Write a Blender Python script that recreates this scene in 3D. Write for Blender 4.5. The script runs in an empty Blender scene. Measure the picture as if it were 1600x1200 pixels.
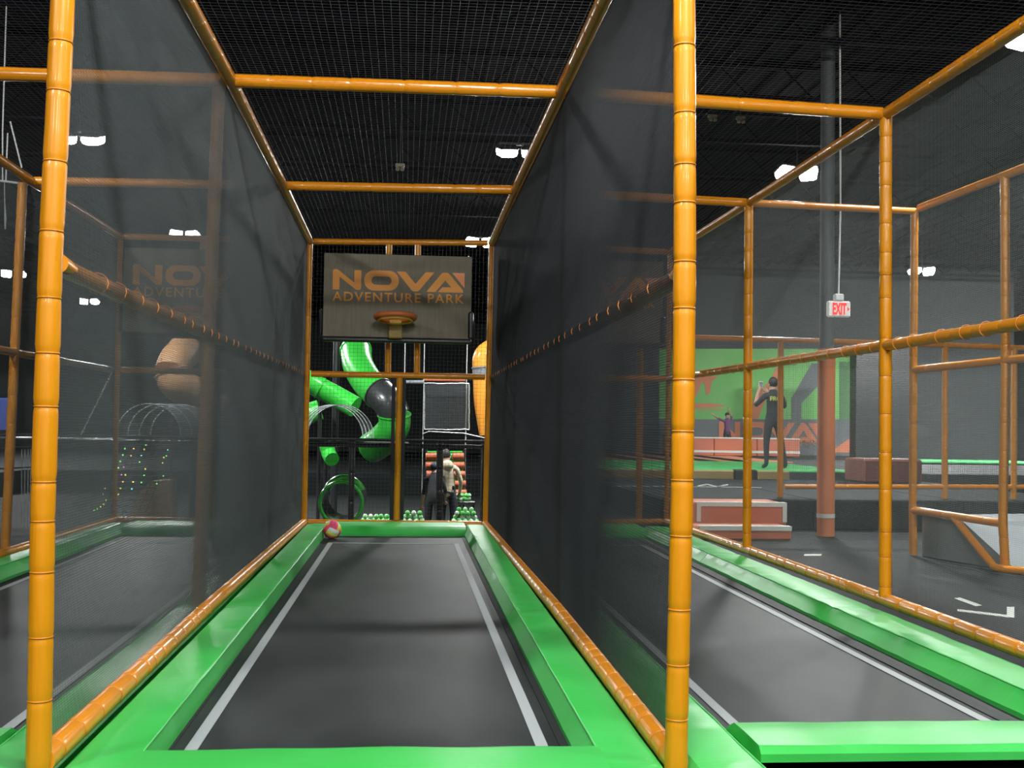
import bpy, math, random
import numpy as np
from mathutils import Vector, Matrix, noise

random.seed(7)
SC = bpy.context.scene
COL = SC.collection
PI = math.pi
R_ = math.radians

# ------------------------------------------------------------------ camera
FPX = 1810.8
YAW, PITCH, ROLL, EYE = .0889, .0351, .0147, 1.30
_c, _s = math.cos(YAW), math.sin(YAW)
_r0 = Vector((_c, -_s, 0)); _f0 = Vector((_s, _c, 0)); _z = Vector((0, 0, 1))
FWD = math.cos(PITCH) * _f0 + math.sin(PITCH) * _z
_u0 = -math.sin(PITCH) * _f0 + math.cos(PITCH) * _z
RGT = math.cos(ROLL) * _r0 + math.sin(ROLL) * _u0
UPV = math.cos(ROLL) * _u0 - math.sin(ROLL) * _r0
CAM = Vector((0, 0, EYE))
cd = bpy.data.cameras.new('camera'); cam = bpy.data.objects.new('camera', cd); COL.objects.link(cam)
cd.sensor_width = 36; cd.sensor_fit = 'HORIZONTAL'; cd.lens = FPX / 1600 * 36
cd.clip_start = .05; cd.clip_end = 300
M3 = Matrix((RGT, UPV, -FWD)).transposed()
cam.matrix_world = Matrix.Translation(CAM) @ M3.to_4x4()
SC.camera = cam

# ------------------------------------------------------------------ world, exposure, lamps
w = bpy.data.worlds.new('world'); SC.world = w; w.use_nodes = True
w.node_tree.nodes['Background'].inputs[0].default_value = (.8, .86, 1, 1)
w.node_tree.nodes['Background'].inputs[1].default_value = .02
vs = SC.view_settings
vs.view_transform = 'Standard'; vs.look = 'None'; vs.gamma = 1; vs.use_curve_mapping = False
vs.exposure = 0.0
LAMP_W = 70.0          # power of one flood head
LAMP_COL = (.97, 1.0, .985)
LAMP_Z = 5.5
# pairs of flood heads: x, y mostly on the hall's lamp grid, the unseen last two added to brighten the mural side
LAMPS = [(1.62, 17.5), (1.57, 26.4), (6.25, 18.3), (-4.95, 17.65), (-5.1, 26.6), (-11.4, 42.4), (-11.5, 34.7),
         (13.3, 29.1), (13.2, 37.2), (13.3, 45.9), (20.8, 47.4), (20.6, 39.2), (6.58, 11.6),
         (-4.9, 7.2), (.6, 2.6), (-4.9, -.5), (1.6, -2), (6.5, 1.5), (-11.4, 17.6), (-4.9, -8), (1.6, -9), (6.5, -8), (14.6, 20.5), (17.2, 25.5)]  # centre-lane pair moved off the grid; last two added to light the mural


def at(u, v, y):
    d = FWD + RGT * ((u - 800) / FPX) - UPV * ((v - 600) / FPX)
    return CAM + d * (y / d.y)


def atz(u, v, z):
    d = FWD + RGT * ((u - 800) / FPX) - UPV * ((v - 600) / FPX)
    return CAM + d * ((z - EYE) / d.z)


# ------------------------------------------------------------------ materials
MATS = {}


def mat(name, col, rough=.6, metal=0, spec=.5, coat=0, bump=None, var=None, emit=None, alpha=None, trans=0):
    """bump = (scale xyz, strength, distance); var = (scale xyz, other colour, low, high)"""
    if name in MATS:
        return MATS[name]
    m = bpy.data.materials.new(name); m.use_nodes = True
    nt = m.node_tree; N = nt.nodes; L = nt.links
    b = N['Principled BSDF']
    b.inputs['Base Color'].default_value = (*col, 1)
    b.inputs['Roughness'].default_value = rough
    b.inputs['Metallic'].default_value = metal
    b.inputs['Specular IOR Level'].default_value = spec
    b.inputs['Coat Weight'].default_value = coat
    b.inputs['Coat Roughness'].default_value = .12
    if trans: b.inputs['Transmission Weight'].default_value = trans
    if alpha is not None: b.inputs['Alpha'].default_value = alpha
    if emit:
        b.inputs['Emission Color'].default_value = (*emit[0], 1)
        b.inputs['Emission Strength'].default_value = emit[1]

    def tex(scale, detail=3):
        tc = N.new('ShaderNodeTexCoord'); mp = N.new('ShaderNodeMapping')
        mp.inputs['Scale'].default_value = scale
        t = N.new('ShaderNodeTexNoise'); t.inputs['Scale'].default_value = 1; t.inputs['Detail'].default_value = detail
        L.new(tc.outputs['Object'], mp.inputs[0]); L.new(mp.outputs[0], t.inputs['Vector'])
        return t
    if var:
        t = tex(var[0], 4)
        r = N.new('ShaderNodeMapRange'); r.inputs[1].default_value = var[2]; r.inputs[2].default_value = var[3]
        mx = N.new('ShaderNodeMix'); mx.data_type = 'RGBA'
        mx.inputs[6].default_value = (*col, 1); mx.inputs[7].default_value = (*var[1], 1)
        L.new(t.outputs['Fac'], r.inputs[0]); L.new(r.outputs[0], mx.inputs[0]); L.new(mx.outputs[2], b.inputs['Base Color'])
    if bump:
        t = tex(bump[0], 2)
        bp = N.new('ShaderNodeBump'); bp.inputs['Strength'].default_value = bump[1]; bp.inputs['Distance'].default_value = bump[2]
        L.new(t.outputs['Fac'], bp.inputs['Height']); L.new(bp.outputs[0], b.inputs['Normal'])
    MATS[name] = m
    return m


ORANGE = mat('orange_vinyl', (.60, .222, .0015), .4, spec=.4, coat=.18, bump=((26, 26, 2.6), .55, .010))
ORANGE_H = mat('orange_vinyl_rail', (.68, .235, .007), .3, coat=.4, bump=((4, 4, 4), .35, .010))
TIE = mat('tie_orange', (.50, .165, .004), .45)
LOOP = mat('loop_orange', (.75, .24, .03), .4)
NET = mat('black_net', (.044, .053, .055), .55, spec=.4)
NETD = mat('black_net_shaded', (.026, .028, .034), .6, spec=.3)  # darker copy of the black net, its weaker light put into the colour
NETL = mat('black_net_hazed', (.15, .17, .17), .55, spec=.4)  # black net lightened so that lamp haze sits in its colour
NETC = mat('overhead_net', (.024, .025, .03), .5, spec=.3)
GREEN = mat('green_vinyl', (.035, .39, .06), .4, spec=.35, bump=((1.2, 38, 6), .25, .004), var=((2, 2, 2), (.05, .45, .085), .4, .7))
GREEN_SEAM = mat('green_piping', (.09, .50, .13), .4)
BED = mat('trampoline_bed', (.013, .015, .016), .5, spec=.12, bump=((260, 260, 260), .25, .002), var=((1.6, .9, 1), (.034, .037, .038), .33, .7))
TAPE = mat('grey_white_line', (.30, .32, .33), .6)
BLACKPAD = mat('black_vinyl', (.012, .012, .014), .35, coat=.2)
BLACK = mat('matt_black', (.010, .010, .012), .7)
STEEL = mat('dark_steel', (.04, .04, .045), .4, metal=.6)
BOARD = mat('board_brown_grey', (.15, .122, .082), .6, bump=((150, 150, 20), .2, .002), var=((40, 40, 3), (.19, .155, .11), .3, .7))
LOGO = mat('logo_orange', (.78, .29, .02), .5)
FLAG = mat('logo_coral', (.85, .28, .09), .5)
RIMPAD = mat('rim_coral', (.55, .14, .035), .5)
YELLOW = mat('yellow_metal', (.62, .36, .01), .35)
OCHRE = mat('ochre_box', (.30, .19, .03), .5)
FLOOR = mat('dark_rubber_floor', (.008, .010, .012), .8, spec=.15, bump=((90, 90, 90), .3, .004), var=((6, 6, 6), (.013, .016, .018), .35, .75))
WALLM = mat('dark_wall', (.028, .032, .034), .85, var=((.4, .4, .4), (.04, .045, .045), .3, .8))
CEIL = mat('black_ceiling', (.004, .0024, .0055), .9, spec=.1)
LENS = mat('lamp_lens', (1, 1, 1), .3, emit=((1, .98, .94), 40))
WHITE = mat('white_plastic', (.75, .76, .74), .4)
GREYC = mat('grey_column', (.075, .085, .09), .6)
ORPAD = mat('column_orange_pad', (.56, .17, .06), .5, bump=((3, 3, 8), .2, .01))
REDOR = mat('red_orange_block', (.50, .125, .055), .55, var=((2, 2, 2), (.42, .10, .045), .3, .7))
DKRED = mat('dark_red_block', (.16, .045, .032), .6)
PALE = mat('pale_edge_tape', (.55, .58, .52), .5)
MURALG = mat('mural_green', (.085, .33, .05), .6, var=((.5, .5, .5), (.13, .40, .09), .3, .7))
MURALO = mat('mural_orange', (.46, .13, .05), .6)
GREENMAT = mat('green_mat', (.05, .40, .10), .5)
PINKMAT = mat('salmon_mat', (.52, .19, .10), .5)
OCHREMAT = mat('ochre_mat', (.20, .135, .045), .6)
GREYVINYL = mat('grey_vinyl', (.17, .19, .20), .45, var=((2, 2, 2), (.22, .24, .25), .3, .7))
SLIDEG = mat('slide_green', (.035, .44, .045), .28, coat=.3)
SLIDEO = mat('slide_orange', (.82, .32, .04), .28, coat=.3)
SLIDEK = mat('slide_black', (.03, .032, .034), .3, coat=.3)
SLIDEB = mat('slide_ochre', (.42, .22, .10), .4)
CLEAR = mat('clear_dome', (.75, .85, .85), .08, alpha=.10)
RIBM = mat('dome_rib', (.38, .43, .43), .25)
RAILM = mat('glossy_black_rail', (.02, .02, .024), .18, coat=.6)
SILVER = mat('pale_rod', (.55, .58, .58), .35, metal=.3)
BLUEM = mat('blue_panel', (.015, .03, .16), .6)
REDLET = mat('exit_red', (.75, .02, .02), .5, emit=((1, .03, .02), 1.2))
SIGNW = mat('exit_face', (.75, .75, .72), .5, emit=((1, .95, .9), .25))
SKIN = mat('skin', (.42, .24, .16), .55)
HAIR = mat('dark_hair', (.018, .012, .009), .6)
BLKCLOTH = mat('black_cloth', (.012, .013, .018), .85)
NAVY = mat('navy_cloth', (.02, .02, .035), .85)
HOOD = mat('cream_cloth', (.62, .54, .40), .9)
PURPLE = mat('purple_cloth', (.16, .05, .16), .9)
LIME = mat('lime_print', (.42, .50, .06), .7)
BEIGE = mat('beige_plastic', (.35, .31, .22), .5)

# ------------------------------------------------------------------ helpers
ORIGIN = {}


def tag(o, label=None, cat=None, group=None, kind=None):
    if label: o['label'] = label
    if cat: o['category'] = cat
    if group: o['group'] = group
    if kind: o['kind'] = kind
    return o


def thing(name, label, cat, loc=(0, 0, 0), group=None):
    o = bpy.data.objects.new(name, None); COL.objects.link(o)
    o.location = loc; o.empty_display_size = .1
    ORIGIN[o.name] = Vector(loc)
    return tag(o, label, cat, group)


class MB:
    def __init__(s):
        s.v = []; s.f = []; s.mi = []; s.cur = 0

    def add(s, vs_, fs):
        n = len(s.v); s.v.extend([tuple(p) for p in vs_])
        s.f.extend([tuple(i + n for i in f) for f in fs]); s.mi.extend([s.cur] * len(fs)); return s

    def box(s, a, b):
        x0, y0, z0 = a; x1, y1, z1 = b
        return s.add([(x0, y0, z0), (x1, y0, z0), (x1, y1, z0), (x0, y1, z0), (x0, y0, z1), (x1, y0, z1), (x1, y1, z1), (x0, y1, z1)],
                     [(0, 3, 2, 1), (4, 5, 6, 7), (0, 1, 5, 4), (1, 2, 6, 5), (2, 3, 7, 6), (3, 0, 4, 7)])

    def bbox(s, a, b, c=.02):
        """box with chamfered edges"""
        a = [min(p, q) for p, q in zip(a, b)] if False else a
        x0, y0, z0 = a; x1, y1, z1 = b
        c = min(c, (x1 - x0) * .45, (y1 - y0) * .45, (z1 - z0) * .45)
        lay = []
        for z, k in ((z0, c), (z0 + c, 0), (z1 - c, 0), (z1, c)):
            lay.append([(x0 + k + (c if k == 0 else 0), y0 + k, z), (x1 - k - (c if k == 0 else 0), y0 + k, z), (x1 - k, y0 + k + (c if k == 0 else 0), z), (x1 - k, y1 - k - (c if k == 0 else 0), z),
                        (x1 - k - (c if k == 0 else 0), y1 - k, z), (x0 + k + (c if k == 0 else 0), y1 - k, z), (x0 + k, y1 - k - (c if k == 0 else 0), z), (x0 + k, y0 + k + (c if k == 0 else 0), z)])
        v = [p for l in lay for p in l]
        f = [tuple(range(7, -1, -1)), tuple(range(24, 32))]
        for r in range(3):
            for i in range(8):
                j = (i + 1) % 8
                f.append((r * 8 + i, r * 8 + j, r * 8 + 8 + j, r * 8 + 8 + i))
        return s.add(v, f)

    def tube(s, pts, rad, seg=12, cap=True):
        pts = [Vector(p) for p in pts]; n = len(pts)
        if not hasattr(rad, '__len__'): rad = [rad] * n
        prev = None; v = []; f = []
        for i, p in enumerate(pts):
            t = (pts[min(i + 1, n - 1)] - pts[max(i - 1, 0)]).normalized()
            if prev is None:
                a = Vector((0, 0, 1)) if abs(t.z) < .9 else Vector((1, 0, 0))
                prev = (a - t * a.dot(t)).normalized()
            else:
                q = prev - t * prev.dot(t)
                prev = q.normalized() if q.length > 1e-6 else prev
            b = t.cross(prev)
            for k in range(seg):
                an = 2 * PI * k / seg
                v.append(p + (prev * math.cos(an) + b * math.sin(an)) * rad[i])
        for i in range(n - 1):
            for k in range(seg):
                j = (k + 1) % seg
                f.append((i * seg + k, i * seg + j, (i + 1) * seg + j, (i + 1) * seg + k))
        if cap:
            f.append(tuple(range(seg - 1, -1, -1))); f.append(tuple(range((n - 1) * seg, n * seg)))
        return s.add(v, f)

    def prism(s, poly, axis, d0, d1):
        """extrude a 2D polygon; axis 'y': poly=(x,z); axis 'x': poly=(y,z)"""
        n = len(poly)
        mk = (lambda p, d: (p[0], d, p[1])) if axis == 'y' else (lambda p, d: (d, p[0], p[1])) if axis == 'x' else (lambda p, d: (p[0], p[1], d))
        v = [mk(p, d0) for p in poly] + [mk(p, d1) for p in poly]
        f = [tuple(range(n)), tuple(range(2 * n - 1, n - 1, -1))] + [(i, i + n, (i + 1) % n + n, (i + 1) % n) for i in range(n)]
        return s.add(v, f)

    def ball(s, c, r, nu=12, nv=8, sc=(1, 1, 1)):
        v = [(c[0], c[1], c[2] + r * sc[2])]; f = []
        for i in range(1, nv):
            th = PI * i / nv
            for k in range(nu):
                ph = 2 * PI * k / nu
                v.append((c[0] + r * sc[0] * math.sin(th) * math.cos(ph), c[1] + r * sc[1] * math.sin(th) * math.sin(ph), c[2] + r * sc[2] * math.cos(th)))
        v.append((c[0], c[1], c[2] - r * sc[2]))
        for k in range(nu): f.append((0, 1 + k, 1 + (k + 1) % nu))
        for i in range(nv - 2):
            for k in range(nu):
                a = 1 + i * nu + k; b = 1 + i * nu + (k + 1) % nu
                f.append((a, a + nu, b + nu, b))
        e = len(v) - 1; o = 1 + (nv - 2) * nu
        for k in range(nu): f.append((e, o + (k + 1) % nu, o + k))
        return s.add(v, f)

    def torus(s, c, Rr, r, axis='z', seg=28, k=10, a0=0, a1=2 * PI):
        full = abs(a1 - a0 - 2 * PI) < 1e-6
        m = seg if full else seg + 1
        v = []; f = []
        for i in range(m):
            an = a0 + (a1 - a0) * i / seg
            for j in range(k):
                t = 2 * PI * j / k
                q = (Rr + r * math.cos(t)) * math.cos(an), (Rr + r * math.cos(t)) * math.sin(an), r * math.sin(t)
                if axis == 'z': p = q
                elif axis == 'y': p = (q[0], q[2], q[1])
                else: p = (q[2], q[0], q[1])
                v.append((c[0] + p[0], c[1] + p[1], c[2] + p[2]))
        for i in range(seg):
            i2 = (i + 1) % m
            for j in range(k):
                j2 = (j + 1) % k
                f.append((i * k + j, i2 * k + j, i2 * k + j2, i * k + j2))
        return s.add(v, f)

    def build(s, name, mats, parent=None, smooth=False, sharp=35):
        if not isinstance(mats, (list, tuple)): mats = [mats]
        org = ORIGIN[parent.name] if parent else Vector((0, 0, 0))
        me = bpy.data.meshes.new(name)
        me.from_pydata([(x - org.x, y - org.y, z - org.z) for x, y, z in s.v], [], s.f)
        for m in mats: me.materials.append(m)
        if len(mats) > 1: me.polygons.foreach_set('material_index', s.mi)
        me.validate(); me.update()
        import bmesh
        bm = bmesh.new(); bm.from_mesh(me); bmesh.ops.recalc_face_normals(bm, faces=bm.faces[:]); bm.to_mesh(me); bm.free()
        if smooth:
            me.polygons.foreach_set('use_smooth', [True] * len(me.polygons))
            me.set_sharp_from_angle(angle=R_(sharp))
        o = bpy.data.objects.new(name, me); COL.objects.link(o)
        if parent: o.parent = parent
        ORIGIN[o.name] = org.copy()
        return o


def copy_tree(o, parent=None, delta=None):
    c = o.copy(); COL.objects.link(c)
    if parent: c.parent = parent
    if delta is not None: c.location = o.location + delta
    for ch in list(o.children): copy_tree(ch, c)
    return c


def struct(name, mb, m, smooth=False):
    o = mb.build(name, m, None, smooth); o['kind'] = 'structure'; return o


def rounded(x0, x1, y0, y1, r, n=10):
    out = []
    for cx, cy, a in ((x1 - r, y1 - r, 0), (x0 + r, y1 - r, 90), (x0 + r, y0 + r, 180), (x1 - r, y0 + r, 270)):
        for i in range(n + 1):
            t = R_(a + 90 * i / n); out.append((cx + r * math.cos(t), cy + r * math.sin(t)))
    return out


# ---- padded tube: vinyl sleeve over a pole, pinched at every cable tie
def sleeve_profile(path, r, step, rnd, jitter=.35):
    path = [Vector(p) for p in path]
    seglen = [(path[i + 1] - path[i]).length for i in range(len(path) - 1)]
    Lt = sum(seglen)

    def pt(d):
        d = max(0, min(Lt, d))
        for i, l in enumerate(seglen):
            if d <= l or i == len(seglen) - 1:
                return path[i].lerp(path[i + 1], min(1, d / l))
            d -= l
    ties = []; d = step * rnd.uniform(.3, .8)
    while d < Lt - .05:
        ties.append(d); d += step * rnd.uniform(1 - jitter, 1 + jitter)
    ds = [0, Lt]; rr = {0: r, Lt: r}
    for t in ties:
        for off, k in ((-.03, 1.0), (-.012, .99), (-.004, .94), (.004, .94), (.012, .99), (.03, 1.02)):
            if 0 < t + off < Lt: ds.append(t + off); rr[t + off] = r * k * (1 if abs(off) < .01 else rnd.uniform(.985, 1.015))
    ds = sorted(set(ds))
    out = []
    for i, q in enumerate(ds):
        if i and q - ds[i - 1] > .09:
            m = (q + ds[i - 1]) / 2; out.append((m, r * rnd.uniform(.985, 1.02)))
        out.append((q, rr[q]))
    return [pt(a) for a, _ in out], [b for _, b in out], [(pt(t), (pt(t + .01) - pt(t - .01)).normalized()) for t in ties]


TIE_ME = {}


def ring_at(name, p, axis_dir, Rr, rt, material, parent, k=6, seg=16):
    key = (name, round(Rr, 3), round(rt, 4))
    org = ORIGIN[parent.name]
    if key not in TIE_ME:
        mb = MB(); mb.torus((0, 0, 0), Rr, rt, 'z', seg, k)
        me = bpy.data.meshes.new(name); me.from_pydata(mb.v, [], mb.f); me.materials.append(material)
        me.polygons.foreach_set('use_smooth', [True] * len(me.polygons)); TIE_ME[key] = me
    o = bpy.data.objects.new(name, TIE_ME[key]); COL.objects.link(o); o.parent = parent
    o.location = p - org; o.rotation_mode = 'QUATERNION'
    o.rotation_quaternion = axis_dir.to_track_quat('Z', 'X')
    ORIGIN[o.name] = org
    return o


def padded(name, path, parent, r=.041, step=.235, seed=0, ties=False, material=None, seg=14):
    rnd = random.Random(seed * 31 + 5)
    pts, rad, tl = sleeve_profile(path, r, step, rnd)
    t = pts[-1] - pts[0]
    material = material or (ORANGE if abs(t.z) > .7 * t.length else ORANGE_H)
    o = MB().tube(pts, rad, seg).build(name, material, parent, True, 60)
    if ties:
        for p, d in tl: ring_at('cable_tie', p, d, r * .945, .0032, TIE, o)
    return o


def net_panel(parent, A, B, C, D, cell=.0105, d=.0015, material=None, name='net_panel', cellv=None):
    """A-B bottom edge, D-C top edge; every strand a thin four-sided bar"""
    A, B, C, D = [np.array(p, float) for p in (A, B, C, D)]
    cellv = cellv or cell
    nu = max(2, int(round(((np.linalg.norm(B - A) + np.linalg.norm(C - D)) / 2) / cell)))
    nv = max(2, int(round(((np.linalg.norm(D - A) + np.linalg.norm(C - B)) / 2) / cellv)))
    s = np.linspace(0, 1, nu + 1)[:, None]; t = np.linspace(0, 1, nv + 1)[:, None]
    P0 = np.vstack([A + (B - A) * s, A + (D - A) * t]); P1 = np.vstack([D + (C - D) * s, B + (C - B) * t])
    nrm = np.cross(B - A, D - A); nrm /= np.linalg.norm(nrm)
    dirs = P1 - P0; dirs /= np.linalg.norm(dirs, axis=1)[:, None]
    side = np.cross(dirs, nrm); h = d / 2
    offs = [side * h, np.tile(nrm * h, (len(P0), 1)), -side * h, np.tile(-nrm * h, (len(P0), 1))]
    org = np.array(ORIGIN[parent.name]) if parent else np.zeros(3)
    V = np.stack([P0 + o for o in offs] + [P1 + o for o in offs], 1).reshape(-1, 3) - org
    n = len(P0); base = (np.arange(n) * 8)[:, None, None]
    q = np.array([[0, 1, 5, 4], [1, 2, 6, 5], [2, 3, 7, 6], [3, 0, 4, 7]])[None]
    F = (base + q).reshape(-1)
    me = bpy.data.meshes.new(name)
    me.vertices.add(len(V)); me.vertices.foreach_set('co', V.ravel())
    nf = n * 4
    me.loops.add(nf * 4); me.loops.foreach_set('vertex_index', F.astype(np.int32))
    me.polygons.add(nf); me.polygons.foreach_set('loop_start', (np.arange(nf) * 4).astype(np.int32))
    me.update(calc_edges=True)
    me.materials.append(material or NET)
    o = bpy.data.objects.new(name, me); COL.objects.link(o)
    if parent: o.parent = parent
    o['kind'] = 'stuff'
    ORIGIN[o.name] = Vector(org)
    return o


def V3(p, dx=0, dy=0, dz=0): return Vector((p[0] + dx, p[1] + dy, p[2] + dz))


# ------------------------------------------------------------------ the hall
X0, X1, Y0h, Y1h, ZC = -17, 27, -14, 52, 6.3
PITX0, PITX1, PITY0, PITY1, PITZ = -9.5, 2.6, 14.15, 30, -.55
fl = MB()
fl.box((X0, Y0h, -.12), (X1, PITY0, -.002))
fl.box((PITX1, PITY0, -.12), (X1, Y1h, -.002))
fl.box((X0, PITY0, -.12), (PITX0, Y1h, -.002))
fl.box((PITX0, PITY1, -.12), (PITX1, Y1h, -.002))
pf = MB(); pf.box((PITX0, PITY0, PITZ - .1), (PITX1, PITY1, PITZ))
pf.box((PITX0 - .05, PITY0, PITZ), (PITX0, PITY1, -.12)); pf.box((PITX1, PITY0, PITZ), (PITX1 + .05, PITY1, -.12))
pf.box((PITX0, PITY0 - .05, PITZ), (PITX1, PITY0, -.12)); pf.box((PITX0, PITY1, PITZ), (PITX1, PITY1 + .05, -.12))
struct('floor', fl, FLOOR); struct('floor', pf, mat('black_pit_floor', (.006, .008, .008), .8, spec=.15))
ce = MB(); ce.box((X0, Y0h, ZC), (X1, Y1h, ZC + .1))
ceil = struct('ceiling', ce, CEIL)
k = 0
y = Y0h + .6
while y < Y1h:          # open web joists under the deck
    mb = MB(); mb.box((X0, y - .05, ZC - .06), (X1, y + .05, ZC)); mb.box((X0, y - .05, ZC - .5), (X1, y + .05, ZC - .44))
    x = X0
    while x < X1 - .9:
        mb.tube([(x, y, ZC - .47), (x + .45, y, ZC - .03), (x + .9, y, ZC - .47)], .018, 5)
        x += .9
    mb.build('joist', CEIL, ceil)
    y += 2.4
mb = MB()
x = X0
while x < X1:           # deck corrugation
    mb.box((x, Y0h, ZC - .04), (x + .1, Y1h, ZC)); x += .4
mb.build('deck_rib', CEIL, ceil)['kind'] = 'stuff'
for nm, a, b in (('wall_back', (X0, Y1h, -.1), (X1, Y1h + .1, ZC)), ('wall_front', (X0, Y0h - .1, -.1), (X1, Y0h, ZC)),
                 ('wall_left', (X0 - .1, Y0h, -.1), (X0, Y1h, ZC)), ('wall_right', (X1, Y0h, -.1), (X1 + .1, Y1h, ZC))):
    struct(nm, MB().box(a, b), WALLM)

# ------------------------------------------------------------------ flood lights
LAMP_LABEL = ['glaring flood head pair beside the centre lane top right rail', 'small flood head pair at the far end of the centre lane, above the backboard corner',
              'pair of flood heads behind the top rail of the right lane, above the exit sign', 'bright flood head pair beside the left front post, high up',
              'flood head pair seen above the left lane backboard', 'small flood head pair seen through the left net under the diagonal rail',
              'flood head pair at the left picture edge beside the brown post', 'flood head pair behind the thin post of the far right cage',
              'flood head pair just left of the exit sign', 'small flood head pair low beside the second right-lane post',
              'small flood head pair low beside the tall right-lane post', 'small flood head pair low in the far right cage net',
              'flood head pair at the upper right picture corner', 'flood head pair over the left lane', 'flood head pair over the centre lane mat', 'flood head pair left of the camera',
              'flood head pair above the camera', 'flood head pair over the right lane entry', 'flood head pair far left over the play floor', 'rear left flood head pair', 'rear middle flood head pair', 'rear right flood head pair', 'added unseen flood head pair brightening the raised mat deck, past the right picture edge', 'added unseen flood head pair brightening the mural, past the right picture edge']
LAMP0 = {}
for i, (x, y) in enumerate(LAMPS):
    tilt = 20 if 17.4 < y < 17.7 else -22 if y > 10 and (x, y) not in LAMPS[-2:] else 34            # floods at the entry end are aimed down the lanes, the added last two at the mural
    if tilt not in LAMP0:
        t = thing('flood_light', LAMP_LABEL[i], 'lamp', (x, y, LAMP_Z), 'flood lights on the ceiling grid')
        MB().tube([(x, y, LAMP_Z + .06), (x, y, ZC)], .012, 8).build('hanger_rod', STEEL, t, True)
        MB().bbox((x - .32, y - .03, LAMP_Z + .06), (x + .32, y + .03, LAMP_Z + .11), .01).build('cross_arm', STEEL, t)
        tl = Matrix.Translation((x, y, LAMP_Z)) @ Matrix.Rotation(R_(tilt), 4, 'X')
        for sx in (-.19, .19):
            yw = Matrix.Rotation(R_(-14 if sx > 0 else 14), 4, 'Z')
            def tilted(mb): mb.v = [tuple(tl @ Matrix.Translation((sx, 0, 0)) @ yw @ Vector(p)) for p in mb.v]; return mb
            h = tilted(MB().bbox((-.15, -.15, .004), (.15, .15, .05), .015)).build('lamp_head', STEEL, t)
            ln = MB()
            prof = [(1, .004), (1, -.05), (.92, -.09), (.62, -.115)]
            v = []
            for k, zz in prof: v += [(px * k, py * k, zz) for px, py in rounded(-.14, .14, -.14, .14, .05, 4)]
            m = len(v) // 4
            f = [(r * m + j, r * m + (j + 1) % m, (r + 1) * m + (j + 1) % m, (r + 1) * m + j) for r in range(3) for j in range(m)] + [tuple(range(3 * m, 4 * m))]
            tilted(ln.add(v, f)).build('lens', LENS, h)
            fins = MB()
            for k in range(6): fins.box((-.12 + k * .045, -.12, .05), (-.112 + k * .045, .12, .075))
            tilted(fins).build('heat_sink', STEEL, h)['kind'] = 'stuff'
        LAMP0[tilt] = (t, x, y)
    else:
        t0, x0, y0 = LAMP0[tilt]
        t = copy_tree(t0, None, Vector((x - x0, y - y0, 0))); t['label'] = LAMP_LABEL[i]
    ld = bpy.data.lights.new('flood_glow', 'AREA'); ld.shape = 'RECTANGLE'; ld.size = .62; ld.size_y = .25
    ld.energy = LAMP_W * 2 * (9 if tilt > 30 and y > 10 else .6 if 11 < y < 12 else 1.3 if (x, y) == (6.25, 18.3) else 2.4 if y > 10 else .45 if x > 6 else .68 if (x, y) == (.6, 2.6) else .62 if y < 0 else 1); ld.color = LAMP_COL; ld.spread = R_(150)  # the two added lamps get the most power, for the mural
    lo = bpy.data.objects.new('flood_glow', ld); COL.objects.link(lo)
    dn_ = Matrix.Rotation(R_(tilt), 3, 'X') @ Vector((0, 0, -1))
    lo.parent = t; lo.location = dn_ * .125; lo.rotation_euler = (R_(tilt), 0, 0)

# ------------------------------------------------------------------ trampoline cage: joints measured at the four frame planes
YJ = [4.0, 7.45, 10.62, 13.89]
LX, RX, R2X, L2X = -1.19, .953, 3.158, -3.40
ZT, ZM = 3.455, 1.86
JT = {'L': [(-1.185, 4.0, ZT), (-1.163, 7.45, 3.466), (-1.167, 10.62, 3.443), (-1.2, 13.89, 3.446)],
      'R': [(.965, 4.0, 3.48), (.955, 7.45, 3.477), (.95, 10.62, 3.472), (.965, 13.89, 3.486)],
      'R2': [(3.15, 4.0, 3.42), (3.153, 7.45, 3.419), (3.163, 10.62, 3.423), (3.16, 13.89, 3.44)],
      'L2': [(-3.36, 4.0, 3.44), (-3.36, 7.45, 3.44), tuple(at(49, 283, 10.62)), (-3.40, 13.89, 3.44)]}
JB = {'L': [(-1.188, 4.0, .163), (-1.215, 7.45, .144), (-1.21, 10.62, .13), (-1.202, 13.89, .114)],
      'R': [(.949, 4.0, .138), (.962, 7.45, .135), (.95, 10.62, .12), (.94, 13.89, .106)],
      'R2': [(3.15, 4.0, .185), (3.16, 7.45, .181), (3.169, 10.62, .166), (3.142, 13.89, .152)],
      'L2': [(-3.44, 4.0, .15), (-3.44, 7.45, .15), tuple(at(22, 860, 10.62)), tuple(at(178, 812, 13.89))]}
MIDV = {'L': [(81, 400, 0), (338, 523, 1), None, (479, 584, 3)], 'R': [(1066, 412, 0), None, None, (760, 589, 3)],
        'R2': [None, (1386, 540, 1), (1171, 573, 2), (1045, 592, 3)], 'L2': [None, None, (33, 551, 2), (182, 578, 3)]}


def jmid(wall):
    out = []
    for i in range(4):
        b, t = Vector(JB[wall][i]), Vector(JT[wall][i])
        m = MIDV[wall][i]
        z = at(m[0], m[1], YJ[i]).z if m else None
        out.append([b, t, z])
    zs = [o[2] for o in out]
    known = [(i, z) for i, z in enumerate(zs) if z is not None]
    res = []
    for i, (b, t, z) in enumerate(out):
        if z is None:
            z = np.interp(YJ[i], [YJ[k] for k, _ in known], [q for _, q in known])
        res.append(b.lerp(t, (z - b.z) / (t.z - b.z)))
    return res


JM = {w_: jmid(w_) for w_ in JT}
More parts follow.
